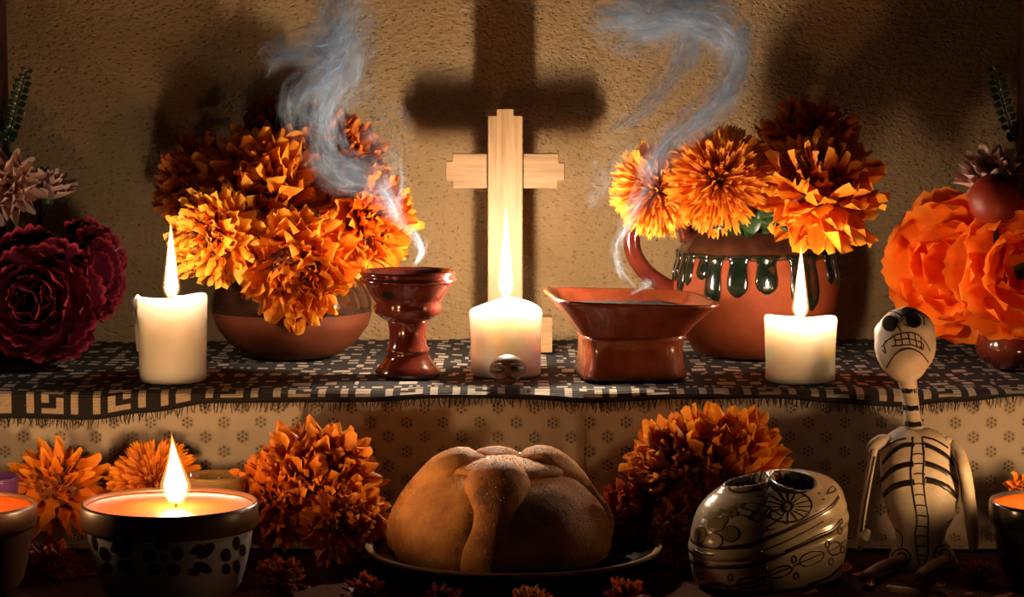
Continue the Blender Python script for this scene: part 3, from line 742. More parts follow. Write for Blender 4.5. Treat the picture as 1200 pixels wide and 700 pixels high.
def marigold(c, axis, R, label, group, key='ruf', seed=0, rows=None, to=None, core=True, wsc=1.0, jit=0.22, name='marigold'):
    """pompon of ruffled petals; rows = [(polar angle deg, count, length factor, inset)]"""
    rnd = random.Random(seed); root = empty(name, c, label, 'flower', group)
    ax, t1, t2 = frame_for(axis)
    rows = rows or [(116, 17, 0.95), (101, 20, 1.02), (87, 22, 1.0), (74, 21, 0.97), (61, 19, 0.93), (49, 16, 0.88), (37, 13, 0.82), (25, 9, 0.76), (12, 5, 0.70)]
    for ri, (pol, cnt, lf) in enumerate(rows):
        off = rnd.uniform(0, 6)
        for k in range(cnt):
            a = off + 2 * PI * k / cnt + rnd.uniform(-1, 1) * 0.16
            th = math.radians(pol + rnd.uniform(-14, 14))
            rad = t1 * math.cos(a) + t2 * math.sin(a)
            d = ax * math.cos(th) + rad * math.sin(th)
            tang = (-t1 * math.sin(a) + t2 * math.cos(a))
            mer = d.cross(tang)
            tang = tang + mer * rnd.uniform(-1, 1) * jit * 2.6
            L = R * lf * rnd.uniform(0.78, 1.10)
            base = ax * (-0.10 * R) + d * (0.36 * R)
            me = rnd.choice(SETS[key])
            add_petal(root, me, base, d, tang, L * 0.70, wsc * rnd.uniform(0.85, 1.15))
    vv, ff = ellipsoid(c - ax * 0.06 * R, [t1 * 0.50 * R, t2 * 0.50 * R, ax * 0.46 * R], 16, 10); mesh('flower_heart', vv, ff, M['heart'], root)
    if core:
        m = Mb(); n = 46
        for k in range(n):
            th = math.acos(1 - 0.45 * (k + 0.5) / n); a = k * 2.39996
            d = ax * math.cos(th) + (t1 * math.cos(a) + t2 * math.sin(a)) * math.sin(th)
            L = R * rnd.uniform(0.46, 0.66); s_ = d.cross(t1 if abs(d.dot(t1)) < 0.8 else t2).normalized(); q = s_.cross(d)
            wv_ = R * 0.035; b = c + d * R * 0.1
            m.add([b - s_ * wv_ * 0.5, b + s_ * wv_ * 0.5, c + d * L + s_ * wv_ + q * wv_ * 0.7, c + d * (L + wv_) - q * wv_ * 0.3, c + d * L - s_ * wv_ + q * wv_ * 0.7], [(0, 1, 2, 3, 4)])
        tag(m.build('florets', M['floret'], root), kind='stuff')
    vv, ff = ellipsoid(c - ax * 0.16 * R, [t1 * 0.2 * R, t2 * 0.2 * R, ax * 0.26 * R], 12, 8); mesh('calyx', vv, ff, M['green'], root)
    if to is not None: stem(root, V(c), axis, to)
    return root
def needle(c, axis, R, label, group, mat, seed=0, n=420, to=None, maxpol=112):
    """pompon of fine forked petals: too many and too fine to pick apart"""
    rnd = random.Random(seed); root = empty('marigold', c, label, 'flower', group); ax, t1, t2 = frame_for(axis)
    vs_, fs, uv = [], [], []
    for k in range(n):
        cz = 1 - (1 - math.cos(math.radians(maxpol))) * (k + 0.5) / n; th = math.acos(cz) + rnd.uniform(-0.06, 0.06); a = k * 2.39996 + rnd.uniform(-.1, .1)
        rad = t1 * math.cos(a) + t2 * math.sin(a); d = ax * math.cos(th) + rad * math.sin(th)
        tang = (-t1 * math.sin(a) + t2 * math.cos(a)); mer = d.cross(tang)
        tw = rnd.uniform(-0.8, 0.8); tg = (tang * math.cos(tw) + mer * math.sin(tw)); nn = d.cross(tg)
        f_ = min(1, th / 0.9)
        L = R * (0.74 + 0.26 * f_) * rnd.uniform(0.84, 1.08); wv_ = R * (0.022 + 0.030 * f_)
        b = len(vs_)
        curl = rnd.uniform(-0.10, 0.22) * R
        for t, ww, cu in ((0.2, 0.4, 0), (0.7, 0.8, 0.3), (0.92, 1.15, 0.75)):
            p = c + d * L * t - mer * curl * cu * t
            vs_ += [p - tg * wv_ * ww + nn * wv_ * 0.5, p - nn * wv_ * 0.2, p + tg * wv_ * ww + nn * wv_ * 0.5]; uv += [(t, 0), (t, 0.5), (t, 1)]
        p = c + d * L - mer * curl
        vs_ += [p - tg * wv_ * 0.75, p - d * L * 0.07, p + tg * wv_ * 0.75]; uv += [(1, 0), (0.93, .5), (1, 1)]
        for i in range(3):
            for j in range(2):
                q = b + i * 3 + j; fs.append((q, q + 1, q + 4, q + 3))
    ni = int(n * 0.20) * 12; nf = int(n * 0.20) * 6
    tag(mesh('petals', vs_[ni:], [tuple(i - ni for i in q) for q in fs[nf:]], mat, root, uv=uv[ni:]), kind='stuff')
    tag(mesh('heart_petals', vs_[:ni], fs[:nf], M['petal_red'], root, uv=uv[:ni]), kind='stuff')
    vv, ff = ellipsoid(c - ax * 0.1 * R, [t1 * 0.3 * R, t2 * 0.3 * R, ax * 0.3 * R], 12, 8); mesh('calyx', vv, ff, M['green'], root)
    if to is not None: stem(root, V(c), axis, to)
    return root

g1 = 'marigolds bunched in the terracotta bowl'
def aim(c, k=(0, -1, 0)): return V(k)
bt = BOWL_TOP
def tow(i, n=7): a = 2 * PI * i / n; return bt + V((0.03 * math.cos(a), 0.02 * math.sin(a), -0.035))
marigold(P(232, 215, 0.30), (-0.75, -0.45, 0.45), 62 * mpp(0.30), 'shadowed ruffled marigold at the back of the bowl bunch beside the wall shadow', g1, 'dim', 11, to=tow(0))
marigold(P(300, 225, 0.225), (-0.15, -0.85, 0.5), 82 * mpp(0.225), 'largest ruffled orange marigold in the heart of the bowl bunch', g1, 'ruf', 12, to=tow(1))
marigold(P(250, 278, 0.135), (-0.55, -0.8, -0.1), 62 * mpp(0.135), 'bright golden marigold of the bowl bunch leaning towards the lit pillar candle', g1, 'gold', 13, to=tow(2))
marigold(P(345, 312, 0.155), (0.05, -0.92, -0.25), 76 * mpp(0.155), 'orange marigold with dark heart hanging over the bowl rim', g1, 'ruf', 14, to=tow(3))
marigold(P(430, 262, 0.215), (0.6, -0.75, 0.0), 66 * mpp(0.215), 'orange marigold of the bowl bunch drooping above the goblet burner', g1, 'ruf', 15, to=tow(4))
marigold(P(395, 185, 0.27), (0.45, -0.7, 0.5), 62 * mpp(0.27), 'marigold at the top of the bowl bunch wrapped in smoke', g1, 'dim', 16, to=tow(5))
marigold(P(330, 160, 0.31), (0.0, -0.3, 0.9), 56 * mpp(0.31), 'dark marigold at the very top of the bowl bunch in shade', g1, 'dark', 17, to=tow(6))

g2 = 'marigolds standing in the clay jug'; jt = JUG_TOP
needle(P(772, 222, 0.20), (-0.35, -0.9, -0.05), 57 * mpp(0.20), 'fine petalled marigold of the jug partly veiled by smoke', g2, M['petal_gold'], 21, 420, to=jt + V((-0.02, 0, -0.03)))
needle(P(842, 212, 0.17), (0.0, -0.95, 0.10), 64 * mpp(0.17), 'fine petalled marigold of the jug with dark heart above the dripping glaze', g2, M['petal'], 22, 520, to=jt + V((0, 0, -0.03)))
fan = [(140, 14, 0.92), (124, 18, 1.0), (108, 19, 1.03), (92, 18, 0.98), (76, 16, 0.9), (60, 13, 0.8), (42, 9, 0.7), (22, 6, 0.62)]
marigold(P(962, 215, 0.145), (0.12, -0.45, 0.85), 80 * mpp(0.145), 'broad ruffled marigold hanging out of the jug above the pillar candle', g2, 'ruf', 23, rows=fan, to=jt + V((0.02, 0, -0.03)))
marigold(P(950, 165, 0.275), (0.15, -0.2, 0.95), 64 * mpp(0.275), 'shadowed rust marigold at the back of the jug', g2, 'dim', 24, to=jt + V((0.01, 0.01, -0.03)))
def leaf_obj(pts, wmax, name, mat, parent):
    pp = catmull(pts, 5); n = len(pp); vs_, fs = [], []
    for i, p in enumerate(pp):
        t = (pp[min(i + 1, n - 1)] - pp[max(i - 1, 0)]).normalized(); sd = t.cross(V((0, -1, 0.15))).normalized()
        w_ = wmax * math.sin(PI * min(0.98, 0.08 + 0.92 * i / (n - 1))) ** 0.8
        vs_ += [p - sd * w_, p + V((0, -0.002, -0.0005)), p + sd * w_]
    for i in range(n - 1):
        for j in range(2): a = i * 3 + j; fs.append((a, a + 1, a + 4, a + 3))
    return mesh(name, vs_, fs, mat, parent)
lf = empty('leaf_spray', jt, 'dark green leaves filling the mouth of the clay jug', 'leaves')
for (a, b, c_, wd) in (((868, 268), (878, 255), (900, 262), 9), ((880, 268), (892, 250), (915, 252), 9), ((860, 268), (850, 262), (835, 268), 8), ((895, 270), (905, 258), (925, 272), 8), ((875, 272), (885, 262), (890, 246), 8)):
    leaf_obj([jt + V((0, 0, -0.02)), P(a[0], a[1], 0.165), P(b[0], b[1], 0.15), P(c_[0], c_[1], 0.145)], wd * mpp(0.15), 'leaf', M['leaf'], lf)

# ---- wax flowers and tapers at both ends
def cupflower(c, axis, R, label, group, key, rows, seed, to=None, name='wax_flower'):
    rnd = random.Random(seed); root = empty(name, c, label, 'flower', group); ax, t1, t2 = frame_for(axis)
    for (pol, cnt, lf_, inset) in rows:
        off = rnd.uniform(0, 6)
        for k in range(cnt):
            a = off + 2 * PI * k / cnt + rnd.uniform(-.08, .08); th = math.radians(pol + rnd.uniform(-4, 4))
            rad = t1 * math.cos(a) + t2 * math.sin(a); d = ax * math.cos(th) + rad * math.sin(th)
            tang = (-t1 * math.sin(a) + t2 * math.cos(a))
            # n = d x tang must face the flower's axis so that the petals curl inwards
            if d.cross(tang).dot(ax) < 0: tang = -tang
            add_petal(root, rnd.choice(SETS[key]), rad * inset * R - ax * 0.25 * R, d, tang, R * lf_ * rnd.uniform(0.94, 1.05), 1.0)
    vv, ff = ellipsoid(c - ax * 0.3 * R, [t1 * 0.22 * R, t2 * 0.22 * R, ax * 0.2 * R], 14, 8); mesh('calyx', vv, ff, M['green'], root)
    if to is not None: stem(root, V(c) - ax * 0.25 * R, axis, to, 0.003)
    return root
def side_pot(u, vtop, vbase, y, rpx, label):
    s_ = mpp(y); c = V((P(u, vbase, y).x, y, 0.001)); H_ = P(u, vtop, y).z; R_ = rpx * s_
    root, b = pot_obj('flower_pot', c, label, 'pot', [(R_ * 0.6, 0), (R_ * 0.7, 0.002), (R_ * 0.95, H_ * 0.3), (R_, H_ * 0.5), (R_ * 0.9, H_ * 0.8), (R_ * 0.75, H_ * 0.97), (R_ * 0.7, H_), (R_ * 0.65, H_ * 0.97), (R_ * 0.7, H_ * 0.7)], M['burner_red'] if u > 600 else M['glaze_dark'])
    return c + V((0, 0, H_ * 0.8))
lp = side_pot(8, 380, 428, 0.20, 44, 'dark glazed pot under the burgundy wax flowers')
rp = side_pot(1190, 382, 436, 0.13, 48, 'red brown glazed pot under the orange wax flowers')
big_rows = [(86, 8, 1.05, 0.10), (70, 8, 1.0, 0.10), (54, 7, 0.9, 0.08), (38, 6, 0.78, 0.06), (22, 5, 0.66, 0.04)]
gb = 'burgundy wax flowers'
cupflower(P(40, 352, 0.12), (0.05, -0.97, 0.05), 76 * mpp(0.09), 'big burgundy wax flower with scalloped petals facing out', gb, 'burg', big_rows, 31, to=lp)
cupflower(P(98, 318, 0.22), (0.85, -0.45, 0.15), 60 * mpp(0.16), 'burgundy wax flower seen from its side behind the big one', gb, 'burg', big_rows[:4], 32, to=lp)
gp_ = 'pale pink flowers'
pr = [(88, 12, 1.0, 0.05), (70, 11, 0.95, 0.05), (50, 9, 0.85, 0.04), (30, 6, 0.7, 0.02)]
cupflower(P(10, 218, 0.19), (-0.1, -0.95, 0.1), 46 * mpp(0.15), 'pale pink flower with round petals above the burgundy wax flower', gp_, 'pink', pr, 33, to=lp, name='pink_flower')
cupflower(P(58, 225, 0.26), (0.35, -0.35, 0.85), 40 * mpp(0.20), 'pale pink flower seen from its side beside the burgundy wax flower', gp_, 'pink', [(58, 12, 1, 0.05), (40, 10, 0.95, 0.05), (22, 8, 0.9, 0.03)], 34, to=lp, name='pink_flower')
cupflower(P(1162, 208, 0.125), (-0.25, -0.6, 0.75), 50 * mpp(0.125), 'pale pink flower behind the orange wax flowers', gp_, 'pink', [(72, 14, 1, 0.05), (52, 12, 0.95, 0.05), (34, 9, 0.9, 0.03)], 35, to=rp, name='pink_flower')
go = 'orange wax flowers'; big_o = [(88, 6, 1.05, 0.10), (68, 6, 1.0, 0.10), (50, 5, 0.88, 0.08), (32, 4, 0.74, 0.06)]
cupflower(P(1122, 310, 0.16), (-0.45, -0.85, 0.05), 84 * mpp(0.12), 'orange wax flower with broad translucent petals beside the jug', go, 'waxo', big_o, 36, to=rp)
cupflower(P(1200, 318, 0.08), (-0.1, -0.97, 0.05), 80 * mpp(0.08), 'orange wax flower with scalloped petals at the edge over the red brown pot', go, 'waxo', big_o, 37, to=rp)
# red bud
bc = P(1166, 234, 0.075); bud = empty('flower_bud', bc, 'round red bud between the pink and orange flowers', 'flower bud'); sb = 29 * mpp(0.075)
vv, ff = ellipsoid(bc, [V((sb, 0, 0)), V((0, sb, 0)), V((0, 0, sb * 0.95))], 24, 14); mesh('bud_core', vv, ff, M['bud'], bud)
for k in range(3):
    a = k * 2.1 + 0.5
    vs_ = []
    nn_ = 8
    for i in range(nn_ + 1):
        for j in range(nn_ + 1):
            th = 0.35 + (2.2) * i / nn_; ph = a + (j / nn_ - 0.5) * 2.3
            vs_.append(bc + V((math.sin(th) * math.cos(ph), math.sin(th) * math.sin(ph), math.cos(th))) * sb * (1.04 + 0.03 * k))
    fs = [(i * (nn_ + 1) + j, i * (nn_ + 1) + j + 1, (i + 1) * (nn_ + 1) + j + 1, (i + 1) * (nn_ + 1) + j) for i in range(nn_) for j in range(nn_)]
    mesh('petal', vs_, fs, M['bud'], bud)
stem(bud, bc - V((0, 0, sb * 0.8)), (0, 0, 1), rp)
# tapers
def taper(u, y, rpx, label):
    s_ = mpp(y); c = V((P(u, 300, y).x, y, 0.001)); root = empty('taper_candle', c, label, 'candle', 'tall burgundy tapers')
    r_ = rpx * s_
    vv, ff = lathe([(r_ * 2.4, 0), (r_ * 2.4, 0.006), (r_ * 1.6, 0.012), (r_ * 1.2, 0.03)], c, 32); mesh('holder', vv, ff, M['glaze_dark'], root)
    vv, ff = lathe([(r_ * 1.05, 0.015), (r_ * 1.05, 0.2), (r_ * 0.98, 0.38), (r_ * 0.9, 0.50), (r_ * 0.6, 0.507), (r_ * 0.1, 0.506)], c, 32); mesh('candle_body', vv, ff, M['taper'], root)
    vv, ff = tube([c + V((0, 0, 0.504)), c + V((0.001, 0, 0.517))], 0.001, 6); mesh('wick', vv, ff, M['wick'], root)
taper(-4, 0.32, 17, 'tall dark burgundy taper behind the burgundy wax flowers')
taper(1206, 0.32, 17, 'tall dark burgundy taper behind the orange wax flowers')
def frond(pts, y, label, to):
    root = empty('leaf_frond', to, label, 'leaf'); pp = catmull([V(to)] + [P(u, v_, y) for u, v_ in pts], 8); s_ = mpp(y)
    vv, ff = tube(pp, [0.002, 0.0016, 0.0012], 6); mesh('midrib', vv, ff, M['leaf'], root)
    n = len(pp)
    for i in range(8, n, 2):
        t = (pp[min(i + 1, n - 1)] - pp[i - 1]).normalized(); sd = t.cross(V((0, 1, 0))).normalized()
        L = (0.0125 if i < n - 3 else 0.009)
        for sg in (-1, 1):
            d = (t * 0.40 + sd * sg * 0.9 + V((0, -0.25, 0))).normalized(); b = pp[i]; e = b + d * L; sdd = d.cross(V((0, 1, 0))).normalized() * L * 0.33
            m_ = b.lerp(e, 0.55)
            mesh('leaflet', [b, m_ - sdd, e, m_ + sdd, m_ + V((0, -0.0025, 0))], [(0, 1, 4), (1, 2, 4), (2, 3, 4), (3, 0, 4)], M['leaf'], root)
frond([(8, 185), (14, 150), (22, 115), (31, 84)], 0.30, 'dark green segmented leaf standing beside the taper over the pale pink flowers', lp)
frond([(1192, 185), (1184, 150), (1173, 115), (1165, 82)], 0.32, 'dark green segmented leaf standing above the orange wax flowers', rp)

# ================================================================== lower row flowers
g3 = 'marigolds lying along the foot of the step'
def low_c(u, v_, y): return P(u, v_, y)
marigold(P(68, 572, -0.115), (0.05, -0.75, 0.65), 62 * mpp(-0.10), 'orange marigold with long spoon shaped petals behind the dark brown candle bowl', g3, 'spoon', 41, rows=[(100, 14, 1.0), (84, 14, 1.05), (68, 14, 1.0), (52, 12, 0.95), (38, 10, 0.85), (22, 7, 0.75)], wsc=1.2)
needle(P(182, 570, -0.11), (0.0, -0.6, 0.8), 58 * mpp(-0.11), 'fine petalled orange marigold behind the painted candle bowl', g3, M['petal'], 42, 420)
marigold(P(372, 560, -0.125), (0.1, -0.85, 0.5), 76 * mpp(-0.11), 'big ruffled marigold with rust streaked petals between the painted bowl and the bread', g3, 'rust', 43)
marigold(P(405, 612, -0.16), (0.35, -0.85, 0.2), 56 * mpp(-0.16), 'rust orange marigold lying against the rim of the bread plate', g3, 'rust', 44)
marigold(P(318, 585, -0.14), (-0.35, -0.85, 0.3), 58 * mpp(-0.14), 'deep orange marigold beside the amber glass and the painted bowl', g3, 'dim', 45)
marigold(P(850, 545, -0.115), (0.15, -0.7, 0.7), 80 * mpp(-0.09), 'big ruffled orange marigold behind the ceramic skull', g3, 'ruf', 46)
marigold(P(790, 545, -0.12), (-0.4, -0.75, 0.5), 62 * mpp(-0.10), 'ruffled rust orange marigold between the bread and the ceramic skull', g3, 'rust', 47)
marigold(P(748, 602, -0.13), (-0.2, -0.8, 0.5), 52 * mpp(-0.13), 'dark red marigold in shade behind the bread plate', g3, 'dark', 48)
marigold(P(800, 620, -0.16), (-0.1, -0.85, 0.4), 46 * mpp(-0.16), 'small rust marigold tucked against the ceramic skull', g3, 'rust', 49)
marigold(P(1204, 572, -0.14), (-0.2, -0.85, 0.4), 26 * mpp(-0.14), 'little orange marigold behind the black speckled bowl', g3, 'ruf', 50, rows=[(100, 8, 1), (75, 8, 1), (45, 6, .9)])
# marigolds and loose petals at the front of the table
g4 = 'marigold heads scattered at the front of the table'
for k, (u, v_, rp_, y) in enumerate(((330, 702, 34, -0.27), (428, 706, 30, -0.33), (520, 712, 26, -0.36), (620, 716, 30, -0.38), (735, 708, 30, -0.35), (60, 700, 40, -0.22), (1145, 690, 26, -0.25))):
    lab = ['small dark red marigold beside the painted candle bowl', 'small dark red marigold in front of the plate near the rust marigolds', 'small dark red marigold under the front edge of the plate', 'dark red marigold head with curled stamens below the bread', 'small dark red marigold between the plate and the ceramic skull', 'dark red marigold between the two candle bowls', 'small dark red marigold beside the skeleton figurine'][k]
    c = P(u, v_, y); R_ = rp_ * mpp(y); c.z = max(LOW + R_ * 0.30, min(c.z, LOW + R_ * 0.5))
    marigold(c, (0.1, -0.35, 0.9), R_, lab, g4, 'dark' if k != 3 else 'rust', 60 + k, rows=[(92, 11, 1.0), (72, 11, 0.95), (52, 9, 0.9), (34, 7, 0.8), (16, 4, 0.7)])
rnd = random.Random(77)
SETS['loose'] = [petal_mesh('loose_petal', 7, 3, 500 + k, ruffle=0.08, waves=2, curl=0.2, w0=0.1, w1=0.34) for k in range(3)]
for me in SETS['loose']: me.materials.append(M['petal_dim'])
for k in range(34):
    x = rnd.uniform(-0.42, 0.44); y = rnd.uniform(-0.36, -0.20)
    if abs(x - 0.0) < 0.16 and y > -0.345: continue
    if 0.07 < x < 0.20 and y > -0.34: continue
    if -0.27 < x < -0.10 and y > -0.40: continue
    o = bpy.data.objects.new('loose_petal', rnd.choice(SETS['loose'])); COL.objects.link(o)
    o.location = (x, y, LOW + 0.0015); L = rnd.uniform(0.012, 0.02); o.scale = (L, L, L); o.rotation_euler = (rnd.uniform(-.2, .2), rnd.uniform(-.1, .1), rnd.uniform(0, 6.28))
    tag(o, 'loose orange marigold petal dropped on the brown cloth', 'petal', 'loose petals on the brown cloth')

# ================================================================== plate and bread
PY = -0.192; s = mpp(PY)
pc = V((P(602, 660, PY).x, PY, LOW)); PR = 0.1435; PH = 0.024
root = empty('plate', pc, 'dark glazed plate with a cream rim under the bread', 'plate')
vv, ff = lathe([(PR * 0.55, 0), (PR * 0.60, 0.001), (PR * 0.8, 0.010), (PR * 0.955, PH - 0.003), (PR * 0.95, PH - 0.001), (PR * 0.78, 0.014), (PR * 0.6, 0.0065), (PR * 0.05, 0.006)], pc, 96); mesh('plate_body', vv, ff, M['plate'], root)
vv, ff = lathe([(PR * 0.945, PH - 0.0045), (PR * 0.985, PH - 0.0030), (PR, PH), (PR * 0.99, PH + 0.0015), (PR * 0.945, PH - 0.0003)], pc, 96, None, False, False); mesh('plate_rim', vv, ff, M['plate_rim'], root)
bc = pc + V((-0.012, -0.006, 0.007)); BR = 0.106; BH = P(590, 548, PY).z - bc.z - 0.012
root = empty('sweet_bread', bc, 'round sugared bread of the dead with bone shaped strips', 'bread')
gaps = [math.radians(a) for a in (264, 20, 95, 166)]        # directions of the four bone strips
def loaf_r(th, a):
    """radius of the loaf at polar angle th and azimuth a"""
    lobe = min(abs((a - g + PI) % (2 * PI) - PI) for g in gaps)
    dent = 0.13 * math.exp(-(lobe / 0.17) ** 2) * math.sin(min(th, PI / 2)) ** 1.0
    return 1 - dent + 0.02 * mnoise.noise(V((math.sin(th) * math.cos(a) * 2.2, math.sin(th) * math.sin(a) * 2.2, math.cos(th) * 2.2)))
def loaf_pt(th, a, k=1.0):
    r_ = loaf_r(th, a) * k
    st, ct = math.sin(th), math.cos(th)
    ex = 2.0 / 2.35
    hx = BR * (abs(st) ** ex); z = BH * (abs(ct) ** ex) * (1 if ct > 0 else -0.25)
    if ct < 0: hx *= 0.98
    return bc + V((hx * math.cos(a) * r_, hx * math.sin(a) * r_, max(0.0005, z * (r_ if ct > 0 else 1) + 0.016)))
vs_, fs = [], []; NT, NA = 44, 120
for i in range(NT + 1):
    th = PI * 0.78 * i / NT
    for j in range(NA): vs_.append(loaf_pt(max(th, 0.002), 2 * PI * j / NA))
for i in range(NT):
    for j in range(NA): q = (j + 1) % NA; fs.append((i * NA + j, (i + 1) * NA + j, (i + 1) * NA + q, i * NA + q))
fs.append(tuple(NT * NA + j for j in range(NA)))
BH_SAVE = BH
loaf = mesh('loaf', vs_, fs, M['bread'], root)
def strip(a, prof, th0, th1, lift, mat):
    path, rads, n = [], [], 26
    for i in range(n + 1):
        t = i / n; th = th0 + (th1 - th0) * t
        path.append(loaf_pt(th, a + 0.05 * math.sin(t * 5), 1.0 + lift * 0.4)); rads.append(lerp_list(prof, t) * BR * 1.22)
    vv, ff = tube(path, rads, 20, 0.62, up=(path[n // 2] - bc).normalized())
    for i, p in enumerate(vv): vv[i] = p + V((1, 1, 1)) * 0.0012 * mnoise.noise(p * 70)
    return mesh('bone_strip', vv, ff, mat, root)
bones = []
bones.append(strip(gaps[0], [0.05, 0.20, 0.24, 0.235, 0.20, 0.165, 0.155, 0.175, 0.205, 0.215, 0.20, 0.12], 0.10, 1.95, 0.03, M['bread2']))
bones.append(strip(gaps[1], [0.06, 0.22, 0.25, 0.23, 0.19, 0.17, 0.17, 0.18, 0.20, 0.20, 0.16, 0.08], 0.10, 1.65, 0.10, M['bread2']))
bones.append(strip(gaps[2], [0.06, 0.20, 0.23, 0.22, 0.18, 0.165, 0.17, 0.19, 0.21, 0.21, 0.18, 0.10], 0.10, 1.75, 0.06, M['bread2']))
bones.append(strip(gaps[3], [0.06, 0.22, 0.25, 0.23, 0.19, 0.17, 0.17, 0.19, 0.22, 0.22, 0.19, 0.10], 0.10, 1.80, 0.10, M['bread2']))
vv, ff = ellipsoid(loaf_pt(0.02, 0) + V((0.0, 0, -0.006)), [V((0.056, 0, 0)), V((0, 0.046, 0)), V((0, 0, 0.013))], 28, 14, lambda q: q * (1 + 0.05 * mnoise.noise(q * 2.5)))
bones.append(mesh('knob', vv, ff, M['bread2'], root))
bvb = bvh_of(loaf, *bones); m = Mb(); rnd = random.Random(8); cnt = 0
while cnt < 2400:
    a = rnd.uniform(0, 2 * PI); th = math.acos(rnd.uniform(-0.1, 1.0))
    d = V((math.sin(th) * math.cos(a), math.sin(th) * math.sin(a), math.cos(th))); o_ = bc + V((0, 0, 0.02))
    loc, nor, i, t = bvb.ray_cast(o_ + d * 0.4, -d)
    cnt += 1
    if loc is None: continue
    r_ = rnd.uniform(0.0003, 0.0009); q = Matrix.Rotation(rnd.uniform(0, 3), 3, V((rnd.random(), rnd.random(), rnd.random() + .1)).normalized())
    m.add([loc + q @ V(e) * r_ for e in ((1, 0, 0), (-1, 0, 0), (0, 1, 0), (0, -1, 0), (0, 0, 1), (0, 0, -1))], [(0, 2, 4), (2, 1, 4), (1, 3, 4), (3, 0, 4), (2, 0, 5), (1, 2, 5), (3, 1, 5), (0, 3, 5)])
tag(m.build('sugar', M['sugar'], root, smooth=False), 'sparkling sugar grains', kind='stuff')

# ================================================================== ceramic skull box
SY = -0.235; sc = V((P(899, 650, SY).x, SY, LOW)); root = empty('ceramic_skull', sc, 'cream ceramic skull box lying face up, painted with flowers and leaf bands', 'skull')
AA = math.radians(38); A_ = V((math.cos(AA), math.sin(AA), 0)); B_ = V((-math.sin(AA), math.cos(AA), 0)); LA, LB = 0.082, 0.060
def ring(sv, h, k, pw=2.5, dz=None):
    out = []
    for i in range(96):
        a = 2 * PI * i / 96; ca, sa = math.cos(a), math.sin(a)
        x = LA * sv * math.copysign(abs(ca) ** (2 / pw), ca); y = LB * sv * math.copysign(abs(sa) ** (2 / pw), sa)
        if x < 0: y *= 1 - 0.16 * (x / LA) ** 2
        z = h + k * x
        if dz: z += dz(x, y)
        out.append(sc + A_ * x + B_ * y + V((0, 0, max(0.0, z))))
    return out
def loft(rings, cap0=True, cap1=True):
    n = len(rings[0]); vs_ = [p for r_ in rings for p in r_]; fs = []
    for k in range(len(rings) - 1):
        for i in range(n): j = (i + 1) % n; fs.append((k * n + i, k * n + j, (k + 1) * n + j, (k + 1) * n + i))
    if cap0: fs.append(tuple(range(n - 1, -1, -1)))
    if cap1: fs.append(tuple((len(rings) - 1) * n + i for i in range(n)))
    return vs_, fs
KT = 0.16
vv, ff = loft([ring(0.88, 0, 0), ring(0.92, 0.003, 0.0), ring(0.965, 0.020, 0.05), ring(0.985, 0.036, 0.12), ring(0.985, 0.040, KT), ring(0.95, 0.042, KT)]); sbox = mesh('box_base', vv, ff, M['cream'], root)
dome = lambda x, y: 0.006 * math.exp(-(((x + 0.045) / 0.03) ** 2 + (y / 0.035) ** 2)) + 0.007 * math.exp(-(((x - 0.005) / 0.02) ** 2 + (y / 0.012) ** 2))
rg = [ring(0.95, 0.042, KT), ring(0.995, 0.0425, KT), ring(1.0, 0.047, KT), ring(0.985, 0.051, KT), ring(0.97, 0.0525, KT), ring(0.975, 0.055, KT), ring(0.965, 0.060, KT)]
for k in range(1, 13):
    t = k / 12; sv = math.cos(t * PI / 2 * 0.97); rg.append(ring(0.965 * sv ** 0.72 if k < 12 else 0.05, 0.060 + 0.036 * math.sin(t * PI / 2), KT, 2.35, dome))
vv, ff = loft(rg)
tmp = BVHTree.FromPolygons(vv, ff)
EYES = [hit(tmp, 874, 565)[0], hit(tmp, 930, 565)[0]]
def eye_d(p): return min(math.hypot((p.x - e.x) / 0.0200, (p.y - e.y) / 0.0165) for e in EYES)
def sink(p):
    d = eye_d(p)
    return p + V((0, 0, 0.0032 * math.exp(-((d - 1.05) / 0.16) ** 2) - 0.013 * max(0.0, 1 - d * d) ** 0.6 * (d < 1)))
# refine the dome so that the sockets have room
fine = rg[:7]
for k in range(7, len(rg)):
    for q in range(1, 5): fine.append([rg[k - 1][i].lerp(rg[k][i], q / 4) for i in range(96)])
vv, ff = loft([[sink(p) if k > 7 else p for p in r_] for k, r_ in enumerate(fine)])
keep = [f_ for f_ in ff if len(f_) > 4 or eye_d(sum((vv[i] for i in f_), V((0, 0, 0))) / len(f_)) > 0.93]
slid = mesh('lid', vv, keep, M['cream'], root)
socks = []
for e in EYES:
    sel = [f_ for f_ in ff if f_ not in set(keep) and ((sum((vv[i] for i in f_), V((0, 0, 0))) / len(f_)) - e).length < 0.024]
    ids = sorted({i for f_ in sel for i in f_}); mp = {q: n_ for n_, q in enumerate(ids)}
    socks.append(mesh('eye_socket', [vv[i] for i in ids], [tuple(mp[i] for i in f_) for f_ in sel], M['socket'], root))
bvs = bvh_of(sbox, slid, *socks)
def C2(x, y): return (790 + x / 4.118, 530 + y / 4.118)
def sl(pts, w_=1.6, mt='brown_line', closed=False, nm='painted_line', pr=0.0004): return paint_line(bvs, [C2(*p) for p in pts], w_ * 1.9, nm, M[mt], root, closed, proud=pr)
def sp2(pts, mt, nm, pr=0.0005): return paint_poly(bvs, [C2(*p) for p in pts], nm, M[mt], root, proud=pr)
# bands along the lid and the box
sl([(80, 425), (110, 448), (200, 465), (330, 455), (430, 425), (560, 370), (680, 310), (760, 262), (795, 215)], 3.0)
sl([(78, 528), (160, 552), (270, 556), (380, 545), (480, 510), (570, 468), (660, 428), (760, 380), (812, 330)], 3.4)
sl([(95, 470), (140, 492), (190, 500)], 1.4); sl([(420, 480), (520, 440), (640, 380), (720, 335)], 1.2)
sl([(540, 695), (640, 648), (760, 592), (835, 520)], 3.2)
